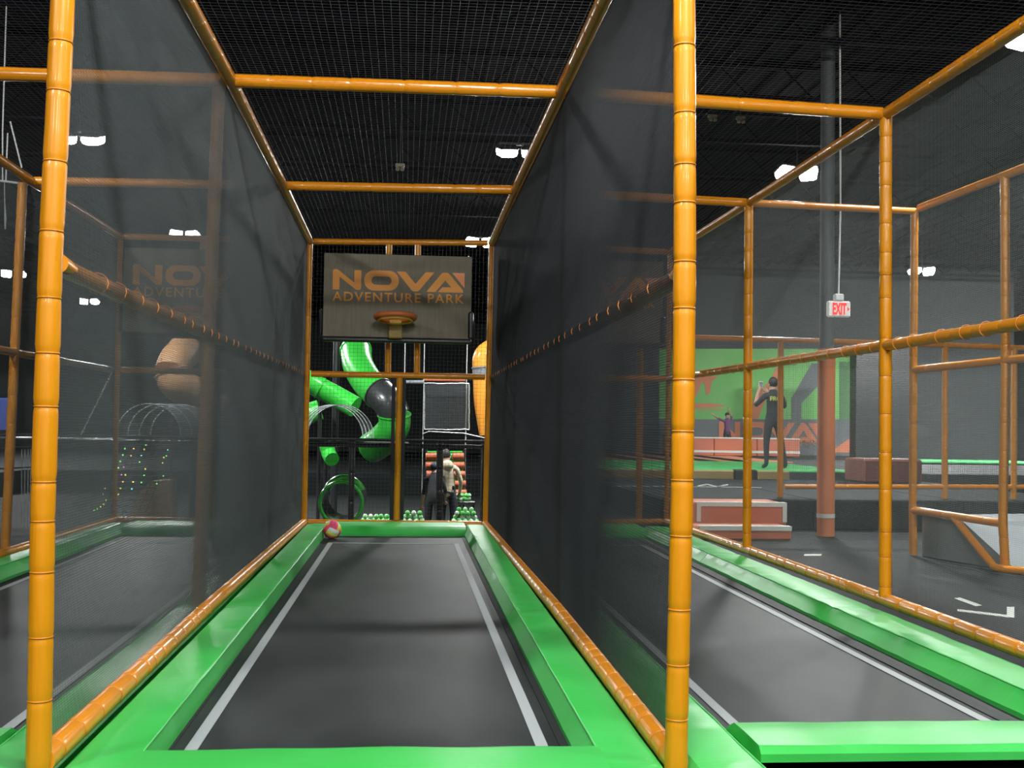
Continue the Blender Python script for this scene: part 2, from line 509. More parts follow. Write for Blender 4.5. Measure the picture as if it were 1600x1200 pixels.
# the two front posts are slightly bowed: centre line read every 200 px down the photograph
FRONT = {'L': [(98, 0), (89, 200), (79, 400), (73, 600), (67, 800), (64, 1000), (60, 1200)], 'R': [(1069, 0), (1070, 200), (1070, 400), (1068, 600), (1065, 800), (1060, 1000), (1056, 1200)]}
WALL_LABEL = {
    'L': 'orange padded frame with black netting dividing the centre lane from the left lane',
    'R': 'orange padded frame with dark netting between the centre lane and the right lane',
    'R2': 'orange padded frame with haze-tinted netting along the open floor, outer side of the right lane',
    'L2': 'brownish padded frame with netting at the left picture edge, outer side of the left lane'}
SIDE = {'L': -.03, 'R': .03, 'R2': .045, 'L2': -.03}      # the net hangs on this side of posts and middle rail
INNER = {'L': -.075, 'R': .075, 'R2': 0, 'L2': -.075}
for wi, wl in enumerate(('L', 'R', 'R2', 'L2')):
    t = thing('net_wall', WALL_LABEL[wl], 'net wall', (JB[wl][0][0], 4.0, 0))
    sg = SIDE[wl]
    dx = INNER[wl]                              # posts and middle rail stand behind the net
    for i in range(4):
        b, m, tp = Vector(JB[wl][i]), JM[wl][i], Vector(JT[wl][i])
        if i == 0 and wl in FRONT:
            path = [at(u, v, 4.0) for u, v in reversed(FRONT[wl])]
            lo = path[0] + (path[0] - path[1]).normalized() * (path[0].z - .0)
            lo.z = .01
            path = [lo] + path + [Vector(JT[wl][0])]
            padded('post', path, t, .0395, .2, 90 + wi, True, ORANGE, 20)
        elif i == 0:
            padded('post', [V3(b, 0, 0, -b.z + .01), m, tp], t, .041, .22, wi * 7 + i)
        else:
            pr = .041 if i < 3 else .032
            off = 0 if i == 3 else dx
            padded('post', [V3(b, off, 0, .0 if wl != 'R2' or i == 3 else .02), V3(m, off), V3(tp, off, 0, -.02)], t, pr, .22, wi * 7 + i, wl == 'R2' and i < 3)
    for i in range(3):
        near = i == 0
        padded('rail', [JB[wl][i], JB[wl][i + 1]], t, .043, .22, wi * 50 + i, (wl in ('L', 'R') and i == 0) or (wl == 'R2' and i < 2))
        a_, b_ = JM[wl][i], JM[wl][i + 1]
        mr = padded('rail', ([V3(a_.lerp(b_, .05), dx * .62), V3(a_.lerp(b_, .13), dx)] if not i else [V3(a_, dx)]) + [V3(b_, dx)], t, .036, .30, wi * 50 + 10 + i)
        padded('rail', [JT[wl][i], JT[wl][i + 1]], t, .041, .24, wi * 50 + 20 + i)
        a, b = JM[wl][i], JM[wl][i + 1]
        if wl in ('L', 'R', 'R2'):
            n = 11
            rnd = random.Random(wi * 9 + i)
            for k in range(n):
                q = a.lerp(b, (k + rnd.uniform(.3, .7)) / n)
                if i == 0 and k < 2: continue
                ring_at('net_loop', V3(q, dx * .9), Vector((rnd.uniform(-.2, .2), 1, rnd.uniform(-.15, .15))).normalized(), (.043), .002, LOOP, mr, 5, 12)
        # nets: below and above the middle rail
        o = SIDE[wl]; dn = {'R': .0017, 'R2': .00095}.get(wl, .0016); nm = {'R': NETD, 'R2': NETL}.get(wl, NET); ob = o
        net_panel(t, V3(JB[wl][i], ob), V3(JB[wl][i + 1], ob), V3(JM[wl][i + 1], o), V3(JM[wl][i], o), d=dn, material=nm)
        net_panel(t, V3(JM[wl][i], o), V3(JM[wl][i + 1], o), V3(JT[wl][i + 1], ob), V3(JT[wl][i], ob), d=dn, material=nm)

# overhead frames: cross rails and the wider-meshed roof nets
for li, (a, b, lab) in enumerate((('L', 'R', 'orange cross rails and wide black netting roofing the centre lane'),
                                  ('R', 'R2', 'orange cross rails and wide black netting roofing the right lane'),
                                  ('L2', 'L', 'orange cross rails and wide black netting roofing the left lane'))):
    t = thing('roof_frame', lab, 'net roof', (JT[a][1][0], 7.45, 3.45))
    for i in range(0, 3):
        padded('rail', [V3(JT[a][i], .03), V3(JT[b][i], -.03)], t, .043 if i < 2 else .041, .3, 300 + li * 9 + i)
    for i in range(3):
        net_panel(t, V3(JT[a][i], 0, 0, .035), V3(JT[b][i], 0, 0, .035), V3(JT[b][i + 1], 0, 0, .035), V3(JT[a][i + 1], 0, 0, .035), .045, .0019, NETC, 'net_panel', .045)

# end frames, with the uprights that carry the hoop
for li, (a, b, lab) in enumerate((('L', 'R', 'orange end frame closing the centre lane below and around its backboard'),
                                  ('R', 'R2', 'orange end frame closing the right lane, dim behind the dark net'),
                                  ('L2', 'L', 'orange end frame closing the left lane, dim behind the left net'))):
    A = [Vector(JB[a][3]), JM[a][3], Vector(JT[a][3])]; B = [Vector(JB[b][3]), JM[b][3], Vector(JT[b][3])]
    t = thing('end_frame', lab, 'net frame', (A[0].x, 13.89, 0))
    for k in range(3): padded('rail', [V3(A[k], .045), V3(B[k], -.045)], t, .036, .3, 400 + li * 9 + k, False, ORANGE_H)
    c0, c1 = A[0].lerp(B[0], .507), A[1].lerp(B[1], .507)
    padded('post', [V3(c0, 0, 0, .04), V3(c1, 0, 0, -.03)], t, .037, .3, 420 + li)
    for fr in (.447, .607):
        padded('post', [V3(A[1].lerp(B[1], fr - .005), 0, 0, .03), V3(A[2].lerp(B[2], fr - .015), 0, .0, -.03)], t, .036, .3, 430 + li + int(fr * 10))
    # black webbing hems beside the centre post
    for sx in (-.062, .062):
        MB().box((c0.x + sx - .022, 13.885, c0.z + .04), (c0.x + sx + .022, 13.895, c1.z - .03)).build('net_hem', BLACK, t)
    net_panel(t, V3(A[0], 0, .03), V3(B[0], 0, .03), V3(B[1], 0, .03), V3(A[1], 0, .03), .045, .0024, NET)
    net_panel(t, V3(A[1], 0, .03), V3(B[1], 0, .03), V3(B[2], 0, .03), V3(A[2], 0, .03), .045, .0024, NET)

# ------------------------------------------------------------------ trampolines
def side_pad(parent, xo, xi, xb, y0, y1, sgn, zo=.135, zb=.034):
    """xo outer edge under the rail, xi crease, xb edge on the bed"""
    prof = [(xo, .02), (xo, zo - .06), (xo + (xi - xo) * .2, zo - .006), (xo + (xi - xo) * .5, zo + .002), (xi - (xi - xo) * .03, zo + .001), (xi, zo - .003), (xi + (xb - xi) * .55, (zo + zb) / 2 + .004), (xb, zb + .022), (xb, zb - .012), (xi, .004)]
    n = max(6, int((y1 - y0) / .09)); m = len(prof); v = []; f = []
    for i in range(n + 1):
        y = y0 + (y1 - y0) * i / n
        e = 1 if 0 < i < n else .97
        for j, (x, z) in enumerate(prof):
            nz = noise.noise(Vector((x * 5, y * 6, j * .7 + xo))) * .004 if 1 < j < 8 else 0
            nx = noise.noise(Vector((y * 2.3, xo * 3, 1.3))) * .003 if 4 <= j <= 7 else 0
            v.append((x + nx, y, .02 + (z - .02) * e + nz))
    for i in range(n):
        for j in range(m):
            k = (j + 1) % m
            f.append((i * m + j, i * m + k, (i + 1) * m + k, (i + 1) * m + j))
    f.append(tuple(range(m))); f.append(tuple(range(n * m, n * m + m)))
    o = MB().add(v, f).build('side_pad', GREEN, parent, True, 24)
    # sewn piping along the crease
    pts = [(v[i * m + 5][0], v[i * m + 5][1], v[i * m + 5][2] + .003) for i in range(0, n + 1)]
    MB().tube(pts, .004, 6).build('piping', GREEN_SEAM, o, True)
    return o


def cross_pad(parent, x0, x1, yo, yi, yb, seed, zo=.135, zb=.034, name='end_pad', zl=.01):
    prof = [(yo, zl), (yo, zo - .025), (yo + (yi - yo) * .08, zo), (yo + (yi - yo) * .5, zo + .003), (yi - (yi - yo) * .06, zo + .002), (yi, zo - .006), (yi + (yb - yi) * .6, (zo + zb) / 2 + .012), (yb, zb + .02), (yb, zb - .012), (yi, .004 if zl < .05 else zl)]
    n = 24; m = len(prof); v = []; f = []
    for i in range(n + 1):
        x = x0 + (x1 - x0) * i / n
        for j, (y, z) in enumerate(prof):
            nz = noise.noise(Vector((x * 4 + y * 3, y * 2, seed))) * .006 if 1 < j < 8 else 0
            v.append((x, y, z + nz))
    for i in range(n):
        for j in range(m):
            k = (j + 1) % m
            f.append((i * m + j, i * m + k, (i + 1) * m + k, (i + 1) * m + j))
    f.append(tuple(range(m))); f.append(tuple(range(n * m, n * m + m)))
    return MB().add(v, f).build(name, GREEN, parent, True, 24)


ZB = .03
def trampoline(label, xl, xr, bl, br, cl, cr, yf, yb_, yfp, ybk, gap):
    t = thing('trampoline', label, 'trampoline', ((xl + xr) / 2, yf, 0))
    nx, ny = 12, 48
    v = []; f = []
    for j in range(ny + 1):
        for i in range(nx + 1):
            x = bl - .05 + (br - bl + .1) * i / nx; y = yf - .08 + (yb_ - yf + .16) * j / ny
            sag = -.012 * math.sin(PI * i / nx) * math.sin(PI * j / ny)
            v.append((x, y, ZB + sag))
    for j in range(ny):
        for i in range(nx):
            a = j * (nx + 1) + i; f.append((a, a + 1, a + nx + 2, a + nx + 1))
    MB().add(v, f).build('bed', BED, t, True)
    fr = MB()
    for x0, x1, y0, y1 in ((bl - .2, bl - .04, yf - .2, yb_ + .2), (br + .04, br + .2, yf - .2, yb_ + .2), (bl - .04, br + .04, yf - .2, yf - .07), (bl - .04, br + .04, yb_ + .07, yb_ + .2)):
        fr.box((x0, y0, .0), (x1, y1, .022))
    fr.build('frame', STEEL, t)
    # taped boundary lines
    e = .05
    lx0, lx1, ly1 = bl + .085, br - .125, yb_ - .72
    def line(ax, ay, bx, by, wd):
        a = Vector((ax, ay, 0)); b = Vector((bx, by, 0)); d = (b - a).normalized(); n_ = Vector((-d.y, d.x, 0)) * wd / 2
        k = 40; v = []; f = []
        for i in range(k + 1):
            p = a.lerp(b, i / k)
            for q in (p - n_, p + n_):
                s = -.012 * math.sin(PI * min(1, max(0, (q.x - bl + .05) / (br - bl + .1)))) * math.sin(PI * min(1, max(0, (q.y - yf + .08) / (yb_ - yf + .16))))
                v.append((q.x, q.y, ZB + s + .0035))
        for i in range(k): f.append((2 * i, 2 * i + 1, 2 * i + 3, 2 * i + 2))
        MB().add(v, f).build('boundary_line', TAPE, t)
    web = MB(); web.box((br - gap, yf, ZB + .0005), (br + .02, yb_, ZB + .004)); web.box((bl - .02, yf, ZB + .0005), (bl + .012, yb_, ZB + .004)); web.box((bl, yb_ - .03, ZB + .0005), (br, yb_ + .02, ZB + .004))
    web.build('gap_strip', BLACK, t)['kind'] = 'stuff'  # black strips standing in for the gap between bed and pads
    if gap > .1: lx1 = br - .19
    line(lx0, yf - .03, lx0 + .02, ly1, e); line(lx1 + .02, yf - .03, lx1, ly1, e); line(lx0, ly1, lx1, ly1, e)
    ys = [3.5] + [YJ[1], YJ[2]] + [yb_ + .45]
    for i in range(3):
        side_pad(t, xl + .012, cl, bl, ys[i] + .004, ys[i + 1] - .004, 1)
        side_pad(t, xr - .012, cr, br, ys[i] + .004, ys[i + 1] - .004, -1)
    cross_pad(t, bl - .02, br + .02, yb_ + .78, yb_ + .14, yb_ + .03, 4.2)
    cross_pad(t, bl - .03, br + .05, yfp, yf - .13, yf + .0, 7.7, .14, .034, 'end_pad', .085)
    return t


trampoline('long black trampoline bed edged with green pads down the centre lane', LX, RX, -.895, .655, -.905, .70, 4.36, 13.06, 3.5, 13.8, .035)
bpy_t = trampoline('black trampoline bed with green pads in the right lane', RX, R2X, 1.33, 2.72, 1.24, 2.80, 4.66, 13.0, 4.16, 13.8, .11)
trampoline('black trampoline bed with green pads in the left lane, mostly behind net', -3.42, LX, -3.08, -1.50, -3.16, -1.42, 4.66, 13.0, 4.16, 13.8, .05)

# ------------------------------------------------------------------ hoops
def tri_flat(polys, y0, y1, holes=None):
    """solid letters from (x,z) polygons, tessellated"""
    from mathutils.geometry import tessellate_polygon
    mb = MB()
    for loops in polys:
        allp = [p for lp in loops for p in lp]
        tris = tessellate_polygon([[Vector((x, z, 0)) for x, z in lp] for lp in loops])
        n = len(allp)
        v = [(x, y0, z) for x, z in allp] + [(x, y1, z) for x, z in allp]
        f = [tuple(q) for q in tris] + [tuple(i + n for i in reversed(q)) for q in tris]
        o = 0
        for lp in loops:
            m = len(lp)
            for i in range(m):
                j = (i + 1) % m; f.append((o + i, o + j, o + j + n, o + i + n))
            o += m
        mb.add(v, f)
    return mb


def nova(x, z, s, sz=None):
    """logo letter outlines, origin top left, s metres per unit"""
    sz = sz or s
    T = lambda pts: [(x + a * s, z - b * sz) for a, b in pts]
    N_ = [T([(0, 152), (0, 14), (6, 4), (16, 0), (30, 0), (42, 6), (160, 98), (160, 4), (211, 4), (211, 138), (206, 148), (194, 152), (180, 152), (170, 148), (50, 56), (50, 152)])]
    O_ = [T(rounded(234, 492, 2, 154, 74)), T(rounded(288, 438, 46, 110, 31))]
    V_ = [T([(476, 6), (540, 6), (618, 96), (694, 6), (758, 6), (645, 146), (632, 152), (602, 152), (590, 146)])]
    A_ = [T([(700, 154), (812, 14), (824, 6), (856, 6), (868, 12), (977, 138), (977, 154), (787, 154), (820, 116), (886, 116), (842, 64), (768, 154)])]
    F_ = [T([(892, 6), (986, 6), (986, 118)])]
    return N_, O_, V_, A_, F_


def text_mb(s, size, spacing, y0, y1, width=None, bold=0.0):
    cu = bpy.data.curves.new('lettering', 'FONT'); cu.body = s; cu.size = size; cu.space_character = spacing; cu.offset = bold
    cu.extrude = .0; cu.resolution_u = 3
    o = bpy.data.objects.new('lettering', cu); COL.objects.link(o)
    dg = bpy.context.evaluated_depsgraph_get(); me = bpy.data.meshes.new_from_object(o.evaluated_get(dg))
    v = [tuple(p.co) for p in me.vertices]; f = [tuple(p.vertices) for p in me.polygons]
    bpy.data.objects.remove(o); bpy.data.curves.remove(cu); bpy.data.meshes.remove(me)
    xs = [p[0] for p in v]; zs = [p[1] for p in v]
    return v, f, min(xs), max(xs), min(zs), max(zs)


def put_text(s, x0, x1, z0, z1, y, th, m, parent, spacing=1.0, bold=0.0, name='letter'):
    """every letter a part of its own"""
    v, f, a, b, c, d = text_mb(s, 1, spacing, 0, 0, None, bold)
    parent_of = list(range(len(v)))
    def root(i):
        while parent_of[i] != i: parent_of[i] = parent_of[parent_of[i]]; i = parent_of[i]
        return i
    for q in f:
        for i in q[1:]: parent_of[root(i)] = root(q[0])
    P = [(x0 + (p[0] - a) / (b - a) * (x1 - x0), z0 + (p[1] - c) / (d - c) * (z1 - z0)) for p in v]
    isl = {}
    for q in f: isl.setdefault(root(q[0]), []).append(q)
    for k in sorted(isl, key=lambda k: min(P[i][0] for q in isl[k] for i in q)):
        ids = sorted({i for q in isl[k] for i in q}); mp = {i: j for j, i in enumerate(ids)}; n = len(ids)
        fs = [tuple(mp[i] for i in q) for q in isl[k]]
        cnt = {}
        for q in fs:
            for i in range(len(q)):
                e = (q[i], q[(i + 1) % len(q)]); cnt[tuple(sorted(e))] = cnt.get(tuple(sorted(e)), 0) + 1
        wall = [(e[0], e[1], e[1] + n, e[0] + n) for e, c_ in cnt.items() if c_ == 1]
        mb = MB().add([(P[i][0], y, P[i][1]) for i in ids] + [(P[i][0], y + th, P[i][1]) for i in ids], fs + [tuple(i + n for i in reversed(q)) for q in fs] + wall)
        mb.build(name, m, parent)


def hoop(label, cx, group):
    yb = 13.62
    zt = at(621, 398, yb).z; zb = at(621, 529, yb).z
    hw = (at(737, 400, yb).x - at(506, 395, yb).x) / 2
    t = thing('basketball_hoop', label, 'basketball hoop', (cx, yb, zb), group)
    MB().bbox((cx - hw, yb, zb), (cx + hw, yb + .04, zt), .006).build('backboard', BOARD, t)
    MB().bbox((cx - hw - .01, yb - .025, zb - .05), (cx + hw + .01, yb + .065, zb + .012), .02).build('edge_pad', BLACKPAD, t, True, 40)
    MB().bbox((cx + hw - .035, yb - .025, zb + .01), (cx + hw + .03, yb + .065, zb + .335), .02).build('edge_pad', BLACKPAD, t, True, 40)
    MB().bbox((cx - hw - .045, yb - .0, zb + .01), (cx - hw - .001, yb + .065, zb + .335), .02).build('edge_pad', BLACKPAD, t, True, 40)
    s = 1.537 / 985
    x = cx - hw + (519.4 - 505.8) / 1810.8 * yb + .003
    z = zt - (at(621, 398, yb).z - at(621, 423, yb).z)
    th = .004
    for polys, m in zip(nova(x, z, s), (LOGO, LOGO, LOGO, LOGO, FLAG)):
        tri_flat([polys], yb - th, yb + .001).build('letter' if m is LOGO else 'logo_flag', m, t)
    zz = z - 168 * s
    put_text('ADVENTURE PARK', x, x + 985 * s, zz - 70 * s, zz, yb - th, th, LOGO, t, 1.18, .012)
    # padded ring, yellow hoop and bracket
    zr = at(621, 497.5, yb - .3).z; yr = yb - .30
    tilt = Matrix.Rotation(-.11, 4, 'X')
    def ring(Rr, r, dz, nm, m):
        mb = MB(); mb.torus((0, 0, 0), Rr, r, 'z', 36, 10)
        mb.v = [tuple(tilt @ Vector(p) + Vector((cx - .02, yr, zr + dz))) for p in mb.v]
        return mb.build(nm, m, t, True, 80)
    ring(.222, .030, .012, 'rim_pad', RIMPAD)
    ring(.19, .011, -.028, 'rim', YELLOW)
    mb = MB(); mb.bbox((cx - .09, yb - .12, zr - .05), (cx + .055, yb + .0, zr + .0), .008); mb.build('mounting_plate', YELLOW, t)
    MB().bbox((cx - .10, yb - .11, zr - .215), (cx + .06, yb - .001, zr - .052), .01).build('bracket', OCHRE, t)
    for sx in (-.12, .16):
        MB().tube([(cx + sx, yb + .035, (zt + zb) / 2), (cx + sx, yb + .24, (zt + zb) / 2)], .018, 8).build('support_arm', STEEL, t, True)
    return t


CX = at(621.5, 465, 13.62).x
h0 = hoop('grey brown backboard with orange NOVA lettering and padded rim ending the centre lane', CX, 'hoops at the lane ends')
xl = at(207, 415, 13.62).x - at(519.4, 424, 13.62).x
for dxx, lab in ((xl, 'backboard with NOVA lettering dim behind the left net'), (at(1022, 424, 13.62).x - at(722, 424, 13.62).x, 'backboard whose last letters show faintly through the dark right net')):
    c = copy_tree(h0, None, Vector((dxx, 0, 0))); c['label'] = lab

# ------------------------------------------------------------------ volleyball
def volleyball():
    c = at(519, 827.5, 12.8); r = 14.2 / 1810 * 12.8
    c.z = ZB + r + .0
    t = thing('volleyball', 'pink, yellow and white ball lying at the far left corner of the centre bed', 'ball', c)
    P = mat('ball_pink', (.75, .06, .16), .5); Yl = mat('ball_yellow', (.65, .62, .08), .5); Wh = mat('ball_white', (.62, .70, .62), .5)
    n = 12
    rot = Matrix.Rotation(.6, 3, 'Y') @ Matrix.Rotation(.5, 3, 'X') @ Matrix.Rotation(.35, 3, 'Z')
    k = 0
    for ax in range(3):
        for sg in (-1, 1):
            for st in range(3):
                v = []; f = []
                for i in range(5):
                    for j in range(n + 1):
                        a = -1 + 2 * (st * 4 + i) / n; b = -1 + 2 * j / n
                        q = [0, 0, 0]; q[ax] = sg; q[(ax + 1) % 3] = math.tan(a * PI / 4); q[(ax + 2) % 3] = math.tan(b * PI / 4)
                        edge = i in (0, 4) or j in (0, n)
                        v.append(c + rot @ (Vector(q).normalized() * r * (.965 if edge else 1)))
                for i in range(4):
                    for j in range(n):
                        a = i * (n + 1) + j; f.append((a, a + 1, a + n + 2, a + n + 1))
                MB().add(v, f).build('panel', [P, Yl, P if ax else Wh][(st + ax) % 3] if ax != 1 else [P, Yl, Wh][st], t, True, 80)
    MB().ball(c, r * .95, 16, 10).build('bladder', Wh, t, True)


volleyball()

# ------------------------------------------------------------------ play structure behind the lanes (sunken floor)
BY = 17.0
t = PD = thing('play_deck', 'glossy black rails and padded posts of the play deck behind the lane ends', 'play structure', (at(300, 690, BY).x, BY, PITZ))
zr1, zr2 = at(620, 688, BY).z, at(620, 696.5, BY).z
xa, xb_ = at(-70, 690, BY).x, at(758, 690, BY).x
for nm, zz, r in (('rail', zr1, .021), ('rail', zr2, .03)):
    rnd = random.Random(3 + int(zz * 100)); pts = []
    for i in range(60):
        pts.append((xa + (xb_ - xa) * i / 59, BY, zz + rnd.uniform(-.004, .004)))
    MB().tube(pts, r, 10).build(nm, RAILM, t, True)
for u, wd in ((549, .045), (687, .05), (300, .045), (60, .045), (758, .05)):
    p = at(u, 750, BY)
    padded('post', [(p.x, BY + .06, PITZ), (p.x, BY + .06, zr1)], t, wd, .4, u, False, BLACKPAD)
for u, v0, v1, yy, r in ((525, 400, 600, 23.5, .07), (632, 400, 597, 21, .008), (661, 400, 672, 21.1, .008), (729, 400, 597, 21.1, .01)):
    p = at(u, v0, yy); q = at(u, v1, yy)
    tp = thing('support_pole', {525: 'thick dark pole rising left of the backboard posts behind the end frame', 632: 'thin pale pole between the two backboard posts', 661: 'thin pale pole above the left edge of the net window', 729: 'thin pale pole above the right edge of the net window'}[u], 'pole', q)
    MB().tube([(q.x, yy, PITZ), (q.x, yy, p.z)], r, 10).build('pole', SILVER if r < .02 else STEEL, tp, True)

def win(u0, v0, u1, v1, yy):
    t = thing('net_window', 'square black net window edged with pale cord, upper right beyond the end frame', 'net panel', at((u0 + u1) / 2, v1, yy))
    a, b, c, d = at(u0, v1, yy), at(u1, v1, yy), at(u1, v0, yy), at(u0, v0, yy)
    rnd = random.Random(5)
    for p, q in ((a, b), (b, c), (c, d), (d, a)):
        MB().tube([p.lerp(q, i / 10) + Vector((rnd.uniform(-.004, .004), 0, rnd.uniform(-.006, .006))) for i in range(11)], .011, 8).build('cord_edge', SILVER, t, True)
    net_panel(t, a, b, c, d, .03, .007, NET)
    MB().box((a.x, yy + .25, a.z), (b.x, yy + .28, c.z)).build('backing', BLACK, t)
    return t
win(663, 599, 733, 671, 21)
tg = thing('deck_beam', 'grey green padded beam right of the end frame post, above the net window', 'beam', at(646, 597, 21.1))
padded('pole', [at(630, 597, 21.1), at(662, 597, 21.1)], tg, .035, .3, 5, False, GREYVINYL)
tg = thing('orange_bar', 'coral bar running along the top of the net window', 'bar', at(694, 593.5, 21.2))
padded('pole', [at(661, 593.5, 21.2), at(727, 594.5, 21.2)], tg, .028, .3, 6, False, REDOR)
tg = thing('curved_cable', 'pale cable sagging below the net window', 'cable', at(705, 678, 20.8))
MB().tube([at(u, v, 20.8) for u, v in ((660, 678), (670, 674), (695, 675.5), (725, 677), (742, 681), (757, 684))], .01, 8).build('cable', SILVER, tg, True)

def spline(pts, n=8):
    P = [Vector(p) for p in pts]; out = []
    for i in range(len(P) - 1):
        p0, p1, p2, p3 = P[max(i - 1, 0)], P[i], P[i + 1], P[min(i + 2, len(P) - 1)]
        for k in range(n):
            s = k / n
            out.append(.5 * ((2 * p1) + (p2 - p0) * s + (2 * p0 - 5 * p1 + 4 * p2 - p3) * s * s + (3 * p1 - p0 - 3 * p2 + p3) * s ** 3))
    out.append(P[-1]); return out

def slide(label, sections, r, loc, bands=True):
    """sections: list of (points, material) joined end to end with flanges"""
    t = thing('tube_slide', label, 'slide', loc)
    for pts, m in sections:
        sp = spline(pts, 7)
        o = MB().tube(sp, r, 22).build('tube_section', m, t, True, 60)
        if bands:
            d = (sp[1] - sp[0]).normalized()
            MB().tube([sp[0] - d * .012, sp[0] + d * .012], r * 1.07, 22).build('flange', m, o, True, 40)
    q = Vector(sections[-1][0][0])
    MB().tube([(q.x, q.y + r * .5, PITZ), (q.x, q.y + r * .5, q.z)], .03, 10).build('support_post', BLACKPAD, t, True)
    return t

T1 = 20.5
slide('straight green tube slide sloping down past the clear dome, behind the centre lane', [([at(440, 572, T1 + .3), at(472, 590, T1), at(500, 606, T1)], SLIDEG), ([at(500, 606, T1), at(530, 622, T1), at(555, 636, T1 - .1)], SLIDEG)], .185, at(520, 615, T1))
T2 = 22
slide('twisting green and black tube slide curling down behind the end frame post', [([at(556, 548, T2 + 1.2), at(560, 572, T2 + .8), at(575, 598, T2 + .3), at(592, 614, T2)], SLIDEG), ([at(592, 614, T2), at(608, 630, T2 - .2), at(616, 648, T2 - .2), ], SLIDEK), ([at(616, 648, T2 - .2), at(615, 668, T2 - .1), at(598, 688, T2 + .3), at(580, 700, T2 + .6)], SLIDEG)], .30, at(600, 640, T2))
slide('short green tube glimpsed beside the left post of the centre end frame', [([at(455, 668, 23), at(480, 648, 23), at(500, 640, 23)], SLIDEG)], .20, at(480, 648, 23))
slide('small green tube end hanging under the black deck rail', [([at(509, 690, 20.3), at(513, 707, 20.3), at(519, 718, 20.1)], SLIDEG)], .125, at(513, 715, 20.3))
slide('orange and grey tube slide standing beyond the right post of the end frame', [([at(772, 545, 21), at(757, 556, 21), at(755, 574, 21)], SLIDEO), ([at(755, 574, 21), at(756, 590, 21)], GREYVINYL), ([at(756, 590, 21), at(758, 630, 21), at(766, 678, 21)], SLIDEO)], .20, at(755, 610, 21))
slide('orange tube slide bending down behind the left net', [([at(289, 548, 20.6), at(276, 562, 20.2), at(268, 582, 20)], SLIDEB), ([at(268, 582, 20), at(277, 600, 20), at(306, 616, 20.2), at(340, 640, 20.4)], SLIDEB)], .285, at(280, 590, 20))

# tunnel mouth ring
def tunnel(u, v, yy, Ro, label):
    c = at(u, v, yy)
    t = thing('crawl_tunnel', label, 'tunnel', (c.x, yy, c.z - Ro))
    mb = MB(); mb.torus(c, Ro * .92, Ro * .085, 'y', 36, 10); mb.build('mouth_ring', SLIDEG, t, True)
    sp = [c + Vector((0, .02, 0)), c + Vector((.03, .5, .02)), c + Vector((.05, 1.0, .05))]
    MB().tube(sp, Ro * .9, 28, False).build('tunnel_wall', BLACKPAD, t, True)
    mb = MB(); mb.torus((c.x + .03, yy + .25, c.z + .1), Ro * .80, Ro * .16, 'y', 30, 10, .1 * PI, .9 * PI); mb.build('collar', SLIDEG, t, True)
tunnel(533, 786, 18.6, .36, 'green ringed mouth of a crawl tunnel low behind the end frame')

def dome(label, u, vb, rpx, yy, shift, nrib):
    c = at(u, vb, yy); r = rpx / FPX * yy
    t = thing('clear_dome', label, 'dome', c)
    for i in range(nrib):
        cc = (c.x + shift * i, yy + .18 * i, c.z)
        mb = MB(); mb.torus(cc, r, .007, 'y', 36, 8, 0, PI); mb.build('rib', RIBM, t, True)
    v = []; f = []
    n = 20
    for i in range(nrib):
        for k in range(n + 1):
            a = PI * k / n
            v.append((c.x + shift * i + r * .985 * math.cos(a), yy + .18 * i, c.z + r * .985 * math.sin(a)))
    for i in range(nrib - 1):
        for k in range(n):
            a = i * (n + 1) + k; f.append((a, a + 1, a + n + 2, a + n + 1))
    MB().add(v, f).build('shell', CLEAR, t, True)
    MB().box((c.x - r - .05, yy - .03, c.z - .04), (c.x + r + shift * (nrib - 1) + .05, yy + .18 * nrib, c.z - .012)).build('base', BLACKPAD, t)
dome('clear ribbed dome above the black rail in the lower left of the end frame', 532, 684, 51, 18.0, -.062, 4)
dome('clear ribbed dome dim behind the left net', 232, 680, 48, 18.0, .13, 4)
zd = at(400, 684, 18.0).z - .045
for i in range(5):
    xw = (at(640, 684, 18).x + 6.3) / 5
    MB().bbox((-6.3 + i * xw, 17.97, zd - .06), (-6.3 + (i + 1) * xw - .01, 19.2, zd), .015).build('deck_panel', BLACKPAD, PD)

# padded ladder behind the visitor in the cream hoodie
t = thing('padded_ladder', 'ladder of coral and green padded rungs behind the visitor in the cream hoodie', 'ladder', at(697, 813, 19.6))
for u0, u1, v in ((665, 725, 713), (665, 726, 727), (666, 727, 741), (671, 728, 756), (672, 729, 770)):
    a, b = at(u0, v, 19.6), at(u1, v, 19.6)
    L_ = (b - a)
    o = MB().tube([a, a + L_ * .02, a + L_ * .3, a + L_ * .31], [.045, .062, .062, .045], 14).build('rung', REDOR, t, True)
    MB().tube([a + L_ * .69, a + L_ * .7, a + L_ * .98, b], [.045, .062, .062, .045], 14).build('rung', REDOR, t, True)
    MB().tube([a + L_ * .31 + Vector((0, .02, .01)), a + L_ * .69 + Vector((0, .02, .01))], .05, 12).build('green_sleeve', SLIDEG, o, True)
    MB().tube([a + Vector((.03, .0, .07)), b + Vector((-.03, 0, .07))], .02, 8).build('rope', SLIDEG, o, True)
for u in (667, 726):
    MB().tube([at(u, 702, 19.68), at(u, 702, 19.68) + Vector((0, 0, -1.2))], .02, 8).build('rail', BLACKPAD, t, True)

